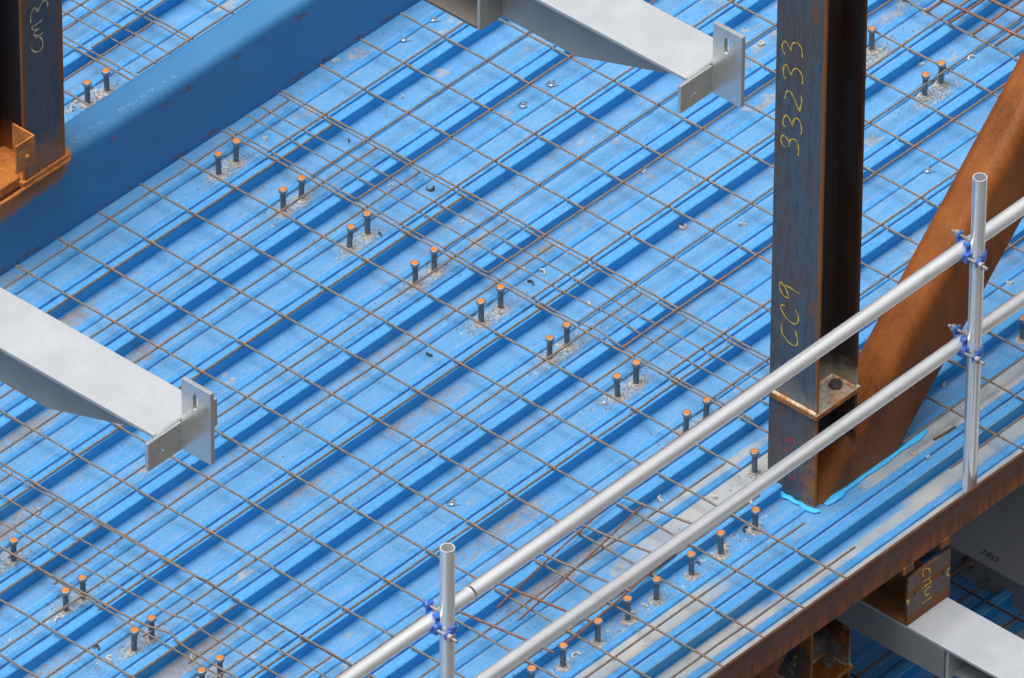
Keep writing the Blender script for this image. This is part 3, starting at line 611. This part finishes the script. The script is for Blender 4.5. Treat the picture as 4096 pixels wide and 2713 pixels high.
# diagonal brace: one rolled hollow section running through the deck and the column foot
def rrect(w, h, r, n=6):
    pts = []
    for cx, cy, a0 in ((w/2-r, h/2-r, 0), (-w/2+r, h/2-r, 90), (-w/2+r, -h/2+r, 180), (w/2-r, -h/2+r, 270)):
        for k in range(n+1): a_ = radians(a0+90*k/n); pts.append((cx+r*cos(a_), cy+r*sin(a_)))
    return pts
def brace(bm, x0, x1):
    prof = rrect(.157, .322, .052, 10)
    c = -.5575; ring = []
    for x in (x0, x1):
        ctr = Vector((x, -1.658, x+c)); ring.append([bm.verts.new(ctr+Vector((0, p[0], 0))+Vector((-.7071, 0, .7071))*p[1]) for p in prof])
    n = len(prof)
    for i in range(n): bm.faces.new((ring[0][i], ring[0][(i+1) % n], ring[1][(i+1) % n], ring[1][i]))
    bm.faces.new(ring[0][::-1]); bm.faces.new(ring[1]); return bm
t = thing('diagonal_brace', 'broad orange rusted hollow brace slanting up to the right from the column foot', 'steel brace', (0, 0, 0))
o = obj('tube_section', brace(bmesh.new(), -2.6, 4.5), 'brace', t)
for p in o.data.polygons: p.use_smooth = len(p.vertices) == 4
for p in o.data.polygons:
    if p.area > .5: p.use_smooth = False
# sealant at the foot
def blob(bm, path, rads, seg=10, flat=.55):
    pts = [Vector(p) for p in path]; rings = []
    for i, p in enumerate(pts):
        dd = (pts[min(i+1, len(pts)-1)]-pts[max(i-1, 0)]).normalized(); s = Vector((-dd.y, dd.x, 0)).normalized()
        rings.append([bm.verts.new(p+s*(rads[i]*cos(2*pi*k/seg))*random.uniform(.85, 1.15)+Vector((0, 0, max(-.003, rads[i]*flat*sin(2*pi*k/seg)*random.uniform(.8, 1.15))))) for k in range(seg)])
    for a_, b_ in zip(rings, rings[1:]):
        for k in range(seg): bm.faces.new((a_[k], a_[(k+1) % seg], b_[(k+1) % seg], b_[k]))
    bm.faces.new(rings[0][::-1]); bm.faces.new(rings[-1]); return bm
q1 = [(.248, -1.578, ZP+.004), (.252, -1.598, ZP+.006), (.247, -1.617, ZP+.007), (.254, -1.636, ZP+.006), (.251, -1.66, ZP+.006), (.256, -1.682, ZP+.006), (.249, -1.704, ZP+.006), (.252, -1.722, ZP+.006), (.256, -1.742, ZP+.006), (.270, -1.752, ZP+.005)]
o = tag(obj('sealant_bead', blob(bmesh.new(), q1, [.006, .010, .013, .009, .008, .009, .009, .013, .015, .007]), 'mastic', smooth=True), 'smeared bright blue sealant along the left foot of the main column', 'sealant', 'bright blue sealant')
q2 = [(.305, -1.742, ZP+.004), (.325, -1.744, ZP+.005), (.345, -1.746, ZP+.009), (.368, -1.746, ZP+.009), (.392, -1.742, ZP+.007)]+[(.42+.045*i, -1.7415+random.uniform(-.0015, .0015), ZP+.006) for i in range(9)]+[(.83, -1.735, ZP+.005)]
o = tag(obj('sealant_bead', blob(bmesh.new(), q2, [.006, .012, .017, .016, .011]+[.0095+random.uniform(-.002, .003) for _ in range(9)]+[.006]), 'mastic', smooth=True), 'thin bright blue sealant line along the foot of the rusty brace', 'sealant', 'bright blue sealant')

# ------------------------------------------------------------------ edge plate of the deck
t = thing('edge_plate', 'long rusty brown steel plate closing the front edge of the deck', 'edge trim', (0, 0, 0))
bm = bmesh.new()
xsx = [-9+.15*i for i in range(121)]; rows = []
for x in xsx:
    zb = -.076-.003*sin(x*2.1)-.002*random.random()
    rows.append([bm.verts.new((x, yy, zz)) for yy, zz in ((-2.138, zb), (-2.138, .0485), (-2.136, .0505), (-2.130, .0505), (-2.128, .0485), (-2.128, zb))])
for a_, b_ in zip(rows, rows[1:]):
    for i in range(6): bm.faces.new((a_[i], a_[(i+1) % 6], b_[(i+1) % 6], b_[i]))
bm.faces.new(rows[0]); bm.faces.new(rows[-1][::-1])
obj('plate', bm, 'trim', t)
obj('lip', B(-9, 9, -2.128, -2.095, ZP-.010, ZP-.0035), 'trim', t)
for x in (.236, .425): obj('cleat', B(x, x+.05+random.uniform(0, .03), -2.142, -2.10, -.100-random.uniform(0, .012), -.0745), 'trim', t, bevel=.003)

# ------------------------------------------------------------------ guard rail
YP, YR, RT = -2.09, -2.0405, .02415
for x, lb in ((-1.924, 'upright scaffold tube at the bottom of the picture, left of the two guard posts'), (.6255, 'upright scaffold tube at the right standing behind the rusty edge plate')):
    t = thing('guard_post', lb, 'scaffold tube', (x, YP, 0), group='upright posts of the guard rail')
    obj('tube', hollow(bmesh.new(), (0, 0, ZP+.001), (0, 0, 1.285), RT, .0202), 'tube', t, True)
    t.rotation_euler = (0, .0, 0)
def rail(lb, parts, z):
    t = thing('guard_rail', lb, 'scaffold tube', (parts[0][0], YR, z), group='horizontal rails of the guard rail')
    return t
t = thing('guard_rail', 'left length of upper guard rail ending in a ringed joint beside the left post', 'scaffold tube', (-4.6, YR, .978), group='horizontal rails of the guard rail')
obj('tube', hollow(bmesh.new(), (0, 0, 0), (2.832, 0, 0), RT, .0202), 'tube', t, True)
bm = bmesh.new(); hollow(bm, (2.824, 0, 0), (2.834, 0, 0), .0272, .0236); obj('joint_ring', bm, 'tube', t, True, .002)
t = thing('guard_rail', 'long upper guard rail tube from the ringed joint past the tall column', 'scaffold tube', (-1.762, YR, .978), group='horizontal rails of the guard rail')
bm = bmesh.new(); hollow(bm, (.004, 0, 0), (7.2, 0, 0), RT+.0012, .0202); obj('tube', bm, 'tube', t, True)
t = thing('guard_rail', 'lower guard rail tube below the upper one', 'scaffold tube', (-4.6, YR, .590), group='horizontal rails of the guard rail')
obj('tube', hollow(bmesh.new(), (0, 0, 0), (10, 0, 0), RT, .0202), 'tube', t, True)
def arcband(bm, axis, c, r0, r1, a0, a1, h0, h1, n=18):
    R = []
    for i in range(n+1):
        a_ = radians(a0+(a1-a0)*i/n); row = []
        for r, h in ((r0, h0), (r1, h0), (r1, h1), (r0, h1)):
            if axis == 2: row.append(bm.verts.new((c[0]+r*cos(a_), c[1]+r*sin(a_), h)))
            else: row.append(bm.verts.new((h, c[1]+r*cos(a_), c[2]+r*sin(a_))))
        R.append(row)
    for a_, b_ in zip(R, R[1:]):
        for k in range(4): bm.faces.new((a_[k], a_[(k+1) % 4], b_[(k+1) % 4], b_[k]))
    bm.faces.new(R[0]); bm.faces.new(R[-1][::-1]); return bm
def coupler(x, z, lb, flip=False):
    """local origin on the post axis at rail height; rail axis is y=+.0495"""
    t = thing('scaffold_coupler', lb, 'scaffold clamp', (x, YP, z), group='blue scaffold couplers')
    yr = YR-YP
    bm = bmesh.new(); box(bm, -.026, .020, .0235, .030, -.030, .030)
    box(bm, -.040, -.022, .010, .038, -.030, .004); box(bm, -.024, .020, .018, yr-.006, .0235, .0335); box(bm, -.024, .022, .018, yr, -.036, -.0255)
    arcband(bm, 2, (0, 0), .0245, .0300, 60, 175, -.026, .012); arcband(bm, 0, (0, yr, 0), .0245, .0300, 120, 250, -.022, .022)
    obj('body', bm, 'coupler', t, bevel=.0025)
    bm = arcband(bmesh.new(), 2, (0, 0), .0246, .0300, 62, -122, -.022, .006)
    box(bm, -.046, -.0155, -.0345, -.0275, -.019, .004)
    obj('post_strap', bm, 'coupler', t, bevel=.0015)
    bm = arcband(bmesh.new(), 0, (0, yr, 0), .0246, .0300, -100, 62, -.018, .018)
    box(bm, -.016, .016, yr+.022, yr+.029, .012, .046)
    obj('rail_strap', bm, 'coupler', t, bevel=.0015)
    o = obj('bolt', tube(bmesh.new(), [(-.034, .030, -.010), (-.034, -.072, -.010)], .0058, 10), 'clampbolt', t, True)
    obj('nut', hexprism(bmesh.new(), (-.034, -.0515, -.010), .0135, .016, 1, .3), 'clampbolt', o, bevel=.001)
    o = obj('bolt', tube(bmesh.new(), [(0, yr-.034, .034), (0, yr+(.060 if flip else .048), .034)], .0058, 10), 'clampbolt', t, True)
    obj('nut', hexprism(bmesh.new(), (0, yr+.030, .034), .0135, .016, 1, .1), 'coupler' if not flip else 'clampbolt', o, bevel=.001)
coupler(-1.924, .978, 'blue clamp joining the left guard post to the upper rail')
coupler(.6255, .978, 'blue clamp joining the right guard post to the upper rail', True)
coupler(.6255, .590, 'worn grey and blue clamp joining the right guard post to the lower rail', True)
coupler(-1.924, .590, 'clamp joining the left guard post to the lower rail, below the picture edge')

# ------------------------------------------------------------------ blue hollow beam and the rusty column on it
t = thing('blue_beam', 'thick blue painted hollow beam crossing the upper left with faint white date stamps', 'steel beam', (0, 0, 0))
bm = bmesh.new(); prof = rrect(.150, .345, .038, 8); n_ = len(prof); R_ = []
for x in (-8, -4, -1, 1, 4, 8): R_.append([bm.verts.new((x, 1.177+p[0], .0875+p[1])) for p in prof])
for a_, b_ in zip(R_, R_[1:]):
    for i in range(n_): bm.faces.new((a_[i], a_[(i+1) % n_], b_[(i+1) % n_], b_[i]))
bm.faces.new(R_[0][::-1]); bm.faces.new(R_[-1])
o = obj('beam_section', bm, 'beam', t)
for p in o.data.polygons: p.use_smooth = len(p.vertices) == 4
ZB = .26
def text_mesh(chars, size, z, mat, name, parent, rot=0, sx=1.15, extr=.0):
    bm = bmesh.new()
    for ch, x, y in chars:
        c = bpy.data.curves.new('t', 'FONT'); c.body = ch; c.size = size; c.align_x = 'CENTER'; c.align_y = 'CENTER'; c.extrude = .0003
        o = bpy.data.objects.new('t', c); COL.objects.link(o); dg = bpy.context.evaluated_depsgraph_get(); me = bpy.data.meshes.new_from_object(o.evaluated_get(dg))
        me.transform(Matrix.Translation((x, y, z)) @ Matrix.Rotation(rot, 4, 'Z') @ Matrix.Diagonal((sx, 1, 1, 1))); bm.from_mesh(me)
        bpy.data.objects.remove(o); bpy.data.curves.remove(c); bpy.data.meshes.remove(me)
    return obj(name, bm, mat, parent)
text_mesh([('1', -.224, 1.142), ('9', -.193, 1.141), ('.', -.158, 1.148), ('5', -.127, 1.142), ('8', -.085, 1.140), ('0', .017, 1.141), ('6', .055, 1.138), ('.', .088, 1.146), ('0', .121, 1.139), ('9', .163, 1.138), ('.', .195, 1.146), ('1', .225, 1.137), ('3', .264, 1.135)], .028, ZB+.0006, 'stamp', 'stamped_numbers', t, 0, 1.9)
t = thing('steel_column', 'rust streaked H column chalked in pale yellow, standing on the blue beam', 'steel column', (0, 0, 0))
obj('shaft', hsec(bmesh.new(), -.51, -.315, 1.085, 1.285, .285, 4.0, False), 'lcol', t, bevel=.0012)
obj('base_plate', B(-.525, -.304, 1.078, 1.290, .2602, .285), 'plate_rust', t, bevel=.003)
obj('stiffener', B(-.66, -.5165, 1.100, 1.283, .262, .30), 'plate_rust', t, bevel=.004)
bm = bmesh.new(); q = [Vector((-.68+.02*i, 1.079, .262+random.uniform(-.002, .002))) for i in range(20)]; tube(bm, q, [.0065+random.uniform(-.001, .001) for _ in q], 8); obj('weld_bead', bm, 'plate_rust', t, True)
obj('chalk_writing', ribbon(bmesh.new(), [[(-0.4662,0.9179),(-0.4672,0.9409),(-0.4599,0.9614),(-0.4513,0.9697),(-0.4438,0.9684),(-0.4382,0.9581),(-0.4335,0.9454)],[(-0.4335,0.9454),(-0.4212,0.9618),(-0.4108,0.9734),(-0.3998,0.9739),(-0.3891,0.9659),(-0.3844,0.9517),(-0.3865,0.9391)],[(-0.4119,0.9018),(-0.4364,0.8979),(-0.4566,0.8989),(-0.4618,0.8931),(-0.4537,0.8821),(-0.4387,0.8775),(-0.4245,0.874)],[(-0.4245,0.874),(-0.4439,0.8717),(-0.4541,0.8672),(-0.4494,0.8573),(-0.4311,0.8486),(-0.4092,0.8453)],[(-0.448,0.8457),(-0.4312,0.8429),(-0.4197,0.8308),(-0.4119,0.809),(-0.4141,0.7914),(-0.4262,0.7807),(-0.4429,0.7849),(-0.461,0.8014),(-0.4656,0.8184)]], 1, 1.085, .0055), 'chalk', t)
t = thing('angle_cleat', 'short rusty steel angle welded to the front edge of the left column', 'steel angle', (-.515, 1.028, .395))
bm = bmesh.new(); prism(bm, [(0, 0), (0, .100), (-.008, .100), (-.008, .008), (-.090, .008), (-.090, 0)], 2, 0, .115)
obj('angle', bm, 'plate_rust', t, bevel=.002)
obj('tab', lathe(bmesh.new(), [(0, .010), (.007, .009), (.009, 0)], 10), 'orange', t).matrix_local = Matrix.Translation((-.045, -.001, .052)) @ Matrix.Rotation(pi/2, 4, 'X')

# ------------------------------------------------------------------ galvanised brackets
def slotplate(bm, axis, val, th, u0, u1, v0, v1, su, sv, sl, sr, vert=True):
    """plate with an oblong hole; u,v are the other two axes; slot centre su,sv, length sl, radius sr"""
    n = 8; hole = []
    if vert:
        for k in range(n+1): a_ = pi*k/n; hole.append((su+sr*cos(a_), sv+sl/2+sr*sin(a_)))
        for k in range(n+1): a_ = pi+pi*k/n; hole.append((su+sr*cos(a_), sv-sl/2+sr*sin(a_)))
    else:
        for k in range(n+1): a_ = -pi/2+pi*k/n; hole.append((su+sl/2+sr*cos(a_), sv+sr*sin(a_)))
        for k in range(n+1): a_ = pi/2+pi*k/n; hole.append((su-sl/2+sr*cos(a_), sv+sr*sin(a_)))
    m = len(hole); outer = []
    for (a_, b_) in hole:     # project each hole point to the rectangle
        dx, dy = a_-su, b_-sv; t_ = min([((u1 if dx > 0 else u0)-su)/dx if abs(dx) > 1e-9 else 1e9, ((v1 if dy > 0 else v0)-sv)/dy if abs(dy) > 1e-9 else 1e9]); outer.append((su+dx*t_, sv+dy*t_))
    corners = [(u0, v0), (u1, v0), (u1, v1), (u0, v1)]
    for c in corners:          # snap the nearest outer point to the corner
        i = min(range(m), key=lambda i: (outer[i][0]-c[0])**2+(outer[i][1]-c[1])**2); outer[i] = c
    def P(p, w_): l = list(p); l.insert(axis, w_); return bm.verts.new(l)
    H0 = [P(p, val) for p in hole]; H1 = [P(p, val+th) for p in hole]; O0 = [P(p, val) for p in outer]; O1 = [P(p, val+th) for p in outer]
    for i in range(m):
        j = (i+1) % m
        bm.faces.new((H0[i], H0[j], O0[j], O0[i])); bm.faces.new((H1[i], O1[i], O1[j], H1[j])); bm.faces.new((H0[i], H1[i], H1[j], H0[j])); bm.faces.new((O0[i], O0[j], O1[j], O1[i]))
    return bm
def bracket(xc, yt, zt, lb):
    t = thing('galvanised_bracket', lb, 'steel bracket', (xc, yt, zt), group='galvanised cantilever brackets above the deck')
    yb = 3.6
    obj('top_flange', B(-.104, .104, .0125, yb, -.0135, 0), 'galv', t, bevel=.002)
    pts = [(.0125, -.0140), (yb, -.0140), (yb, -.225), (.860, -.225), (.860, -.238), (.545, -.238), (.0125, -.062)]
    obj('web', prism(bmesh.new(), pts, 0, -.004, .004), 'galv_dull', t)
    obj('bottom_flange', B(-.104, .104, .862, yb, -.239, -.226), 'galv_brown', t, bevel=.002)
    obj('stiffener', B(-.103, -.0045, .850, .8615, -.239, -.0140), 'galv_dull', t, bevel=.001); obj('stiffener', B(.0045, .103, .850, .8615, -.239, -.0140), 'galv_dull', t, bevel=.001)
    bm = bmesh.new(); slotplate(bm, 1, 0, .012, -.150, -.0065, -.098, .003, -.100, -.050, .020, .0065, False); slotplate(bm, 1, 0, .012, .0065, .143, -.098, .003, .100, -.050, .020, .0065, False)
    obj('end_plate', bm, 'galv_shiny', t, bevel=.0015)
    obj('fin_plate', slotplate(bmesh.new(), 0, -.0075, .015, -.116, .0, -.098, .164, -.055, .104, .040, .0085, True), 'galv_shiny', t, bevel=.0015)
    obj('weld_bead', tube(bmesh.new(), [(-.104, .013, .001), (-.05, .013, .0025), (0, .013, .002), (.05, .013, .0025), (.104, .013, .001)], .005, 8), 'galv_shiny', t, True)
    return t
bracket(-1.442, -2.728, 3.200, 'galvanised tapered bracket reaching in from the top edge, ending in a cross of slotted plates')
bracket(-3.763, -2.722, 3.200, 'galvanised tapered bracket reaching in from the left edge, ending in a cross of slotted plates')
# the third one, under the edge plate
t = thing('galvanised_outrigger', 'galvanised beam jutting out below the rusty edge plate at the lower right', 'steel beam', (.3645, -2.3, -.33))
obj('top_flange', B(-.1025, .1025, -1.2, .55, -.0125, 0), 'galv', t, bevel=.002)
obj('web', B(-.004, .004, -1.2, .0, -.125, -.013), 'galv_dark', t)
obj('bottom_flange', B(-.06, .1025, -1.2, -.002, -.137, -.1255), 'galv_dull', t)
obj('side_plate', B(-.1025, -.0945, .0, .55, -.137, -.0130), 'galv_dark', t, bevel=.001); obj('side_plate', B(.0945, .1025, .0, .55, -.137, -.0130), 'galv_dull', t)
obj('stiffener', B(-.094, -.0045, -.0145, -.002, -.137, -.0130), 'galv_dull', t, bevel=.001)
t = thing('rusty_bracket', 'rusty plated steel stub marked in yellow on top of the lower galvanised beam', 'steel bracket', (.3645, -2.13, -.3295))
obj('end_plate', B(-.1025, .112, -.012, 0, .0, .200), 'upstand', t, bevel=.002)
obj('web', B(-.004, .004, .0005, .39, .0095, .190), 'webrust', t)
obj('bottom_flange', B(-.1025, .1025, .0005, .39, 0.0003, .009), 'webrust', t)
bm = bmesh.new()
for hx in (-.068, .072): lathe(bm, [(0, 0), (.0085, 0)], 14, (0, 0, 0)); 
bm.free()
bm = bmesh.new()
for hx in (-.068, .072):
    vs = [bm.verts.new((hx+.0085*cos(k*pi/8), -.0125, .118+.0085*sin(k*pi/8))) for k in range(16)]; bm.faces.new(vs)
obj('bolt_hole', bm, 'blackmark', t)
obj('yellow_writing', ribbon(bmesh.new(), [[(p[0]-.3645, p[1]+.3295) for p in s] for s in [[(0.3373,-0.1652),(0.3327,-0.1497),(0.3347,-0.1374),(0.3434,-0.1346),(0.3565,-0.1419),(0.3682,-0.1536),(0.3709,-0.1626),(0.3654,-0.1667)],[(0.3373,-0.1873),(0.3647,-0.189),(0.3743,-0.1881)],[(0.3655,-0.1909),(0.3717,-0.204),(0.3809,-0.2136)],[(0.3809,-0.2136),(0.3607,-0.2108),(0.3429,-0.2095),(0.3319,-0.2142)],[(0.3775,-0.2304),(0.3629,-0.2269),(0.3517,-0.2282),(0.3471,-0.2362),(0.3525,-0.2502),(0.3608,-0.2566),(0.3702,-0.2515)],[(0.3358,-0.2778),(0.3631,-0.2768),(0.38,-0.2756)],[(0.4724,-0.2083),(0.462,-0.2087),(0.4558,-0.2158),(0.4612,-0.2297),(0.468,-0.2399),(0.4738,-0.2441)],[(0.2508,-0.2115),(0.2648,-0.2227),(0.2643,-0.2318),(0.2541,-0.2391)],[(0.255,-0.2181),(0.2596,-0.2344)]]], 1, -.012, .0055), 'yellow', t)
text_mesh([('2', 1.516, -1.4375), ('8', 1.515, -1.4605), ('6', 1.514, -1.481), ('5', 1.513, -1.4995)], .036, -1.1515, 'blackmark', 'black_numbers', s_, -pi/2, 1.05)
t = thing('anchor_rod', 'brown rod with a flared dark cap against the slab on the level below', 'steel rod', (1.463, -1.42, LZ+.02))
obj('rod', tube(bmesh.new(), [(0, 0, 0), (-.33, 0, 0)], .008, 10), 'oldbar', t, True)
obj('cap', tube(bmesh.new(), [(-.003, 0, 0), (-.02, 0, 0), (-.03, 0, 0)], [.026, .012, .008], 14), 'oldbar', t, True)

# ------------------------------------------------------------------ small things lying on the deck
FER = [(0.532,0.964),(0.717,0.745),(1.02,0.774),(1.019,1.083),(0.627,0.472),(0.7,0.356),(0.395,0.307),(0.587,-0.163),(0.615,-0.229),(0.546,-0.238),(0.639,0.156),(0.585,-0.459),(0.214,-0.845),(0.399,0.045),(0.403,-0.864),(0.026,-0.248),(-1.856,-0.159),(-1.832,-0.484),(-1.843,-0.549),(-1.932,-0.484),(-1.817,-0.291),(-1.681,-0.557),(-1.564,-0.554),(-1.53,-0.156),(-1.452,0.14),(-1.99,-0.248),(-1.665,-0.745),(0.034,-1.631),(0.099,-1.601),(0.084,-1.652),(-0.111,-1.651),(-0.201,-1.635),(-0.483,-1.653),(-0.57,-1.646),(-0.638,-1.781),(-0.751,-1.755),(-0.823,-1.653),(-0.886,-1.649),(-0.034,-1.324),(0.093,-1.447),(-0.943,-1.669),(0.455,-1.777),(0.702,-1.787),(0.718,-1.835),(1.05,-1.621),(1.62,-1.427),(0.792,-1.732),(2.351,-0.416),(2.492,-0.516),(2.575,-0.4),(2.587,-0.228),(2.297,-0.252),(2.303,-0.509),(2.071,0.068),(1.26,-0.109),(1.341,-0.266),(1.116,-0.415),(1.259,-0.553),(0.255,1.581),(0.324,1.541),(0.217,1.568)]
SCR = [(1.421,0.997),(1.269,0.995),(1.418,0.449),(1.264,0.44),(1.911,-0.818),(-0.506,-0.831),(-0.502,-1.208)]
def ferrule(kind):
    """a chunk of the ceramic ring that surrounded a stud while it was welded"""
    bm = bmesh.new(); a0 = random.uniform(0, 360); span = random.choice((110, 150, 180, 220)) if kind else random.uniform(60, 110); n = 9
    R = []; hh = .013 if kind else .009
    for i in range(n+1):
        a_ = radians(a0+span*i/n); jr = random.uniform(-.0012, .0012); jh = random.uniform(-.003, .002)
        R.append([bm.verts.new(((r+jr)*cos(a_), (r+jr)*sin(a_), h)) for r, h in ((.0100, 0), (.0150, 0), (.0140, hh*.8+jh), (.0105, hh*.8+jh))])
    for a_, b_ in zip(R, R[1:]):
        for k in range(4): bm.faces.new((a_[k], a_[(k+1) % 4], b_[(k+1) % 4], b_[k]))
    bm.faces.new(R[0]); bm.faces.new(R[-1][::-1])
    c = sum((v.co for v in bm.verts), Vector())/len(bm.verts)
    for v in bm.verts: v.co -= Vector((c.x, c.y, 0))
    return bm
studs = [o for o in COL.objects if o.name.startswith('shear_stud')]
def near(x, y):
    s = min(studs, key=lambda o: (o.location.x-x)**2+(o.location.y-y)**2); d = sqrt((s.location.x-x)**2+(s.location.y-y)**2); return s, d
cnt = {}
for i, (x, y) in enumerate(FER):
    s, dd = near(x, y)
    if dd < .026: x += .03
    kind = (i % 3) != 1
    burnt = i in (1, 5, 6, 9, 13, 15, 17, 21, 27, 31, 46, 52)
    o = obj('ferrule_fragment', ferrule(kind), 'burnt' if burnt else 'ceramic')
    zz = ZP+.0008
    u_ = ((y-YF0) % PITCH)
    if u_ < .036 : zz = ZT+.003
    elif .08 < u_ < .12 or .196 < u_ < .23: zz = ZP+.006
    o.location = (x, y, zz); o.rotation_euler = (random.uniform(-.25, .25), random.uniform(-.25, .25), 0)
    lb = s['label']
    for a_, b_ in (('counting from the blue beam down the middle', 'from the blue beam'), ('counting down from the column', 'from the column'), ('of the single edge row', 'in the edge row')): lb = lb.replace(a_, b_)
    side = ('above' if y > s.location.y+.02 else 'below' if y < s.location.y-.02 else 'right of' if x > s.location.x else 'left of')
    far = 'close' if dd < .06 else 'a hand' if dd < .2 else 'well'
    lab = ' '.join((('%s %s ceramic ring chip %s %s the %s') % ('larger' if kind else 'small', 'burnt dark' if burnt else 'cream', far, side, lb)).split()[:16])
    cnt[lab] = cnt.get(lab, 0)+1
    tag(o, lab, 'ceramic chip', 'broken ceramic ring chips scattered on the deck')
for (x, y), lb in zip(SCR, ('screw nearest the galvanised bracket at the top, right of its neighbour', 'screw just below the top bracket, left of its neighbour', 'screw beneath the top bracket, standing upright on the ridge',
        'screw lying beneath the top bracket, lower of the two there', 'screw between the tall column and the rusty brace', 'screw at the lower middle with a swirl drilled round it', 'screw just behind the upper guard rail near the left post')):
    t = thing('roof_screw', 'zinc hex '+lb, 'screw', (x, y, ZP+.0012), group='zinc hex screws fixed through the deck')
    obj('washer', lathe(bmesh.new(), [(0, 0), (.0105, 0), (.0105, .002), (.008, .004), (0, .004)], 18), 'zinc', t, True)
    obj('head', hexprism(bmesh.new(), (0, 0, .004), .0060, .0065), 'zinc', t, bevel=.0006)
    sw = [(.019*cos(k*.55)*(1+.1*random.random()), .015*sin(k*.55)) for k in range(9)]
    obj('swarf', tube(bmesh.new(), [Vector((a_, b_, .0012)) for a_, b_ in sw]+[Vector((sw[-1][0]+.018, sw[-1][1]-.010, .0015))], .0009, 5), 'blackmark', t)
bm = bmesh.new()
def crumb(x, y, z, r):
    vs = [bm.verts.new((x+r*random.uniform(.5, 1.1)*cos(a_), y+r*random.uniform(.5, 1.1)*sin(a_), z)) for a_ in (0, 1.3, 2.5, 3.8, 5.1)]
    tp = bm.verts.new((x, y, z+r*random.uniform(.5, 1.1)))
    for k in range(5): bm.faces.new((vs[k], vs[(k+1) % 5], tp))
for i in range(3600):
    if i % 2: x = random.uniform(-2.6, 3.2); y = random.uniform(-2.08, 1.9)
    else:
        s = random.choice(studs); x = s.location.x+random.gauss(0, .10); y = s.location.y+random.gauss(0, .04)
    if y < -2.09 or (1.08 < y < 1.27): continue
    u_ = ((y-YF0) % PITCH); z = ZP+.0005
    if u_ < .0365: z = ZT+.0012
    elif .083 < u_ < .117 or .20 < u_ < .227: z = ZP+.0056
    elif .075 < u_ < .123 or .19 < u_ < .235: continue
    crumb(x, y, z, random.choice((.0012, .0018, .0025, .0035)) if i % 2 else random.choice((.0016, .0024, .0034, .0045)))
tag(obj('debris_crumbs', bm, 'crumb'), 'fine dark grit scattered over the blue deck', 'grit', kind='stuff')
bm = bmesh.new()
for i in range(700):
    s = random.choice(studs); x = s.location.x+random.gauss(0, .075); y = s.location.y+random.gauss(0, .030)
    if y < -2.09 or (1.08 < y < 1.27): continue
    u_ = ((y-YF0) % PITCH)
    if u_ < .0365 or .075 < u_ < .123 or .19 < u_ < .235: continue
    crumb(x, y, ZP+.0005, random.choice((.0014, .002, .003, .004, .0055)))
tag(obj('pale_crumbs', bm, 'ceramic'), 'fine pale ceramic crumbs scattered round the feet of the studs', 'grit', kind='stuff')
bm = bmesh.new()
for x, y in ((.010, -1.702), (-.26, -1.714), (-.60, -1.71), (-.94, -1.712)): ribbon(bm, [[(x, y+.006), (x+.006, y), (x+.006, y-.014)]], 2, ZP+.0058, .003, .0005, 1)
tag(obj('green_ticks', bm, 'green', d) if False else obj('green_ticks', bm, 'green', bpy.data.objects['floor']), None)
bpy.context.view_layer.update()
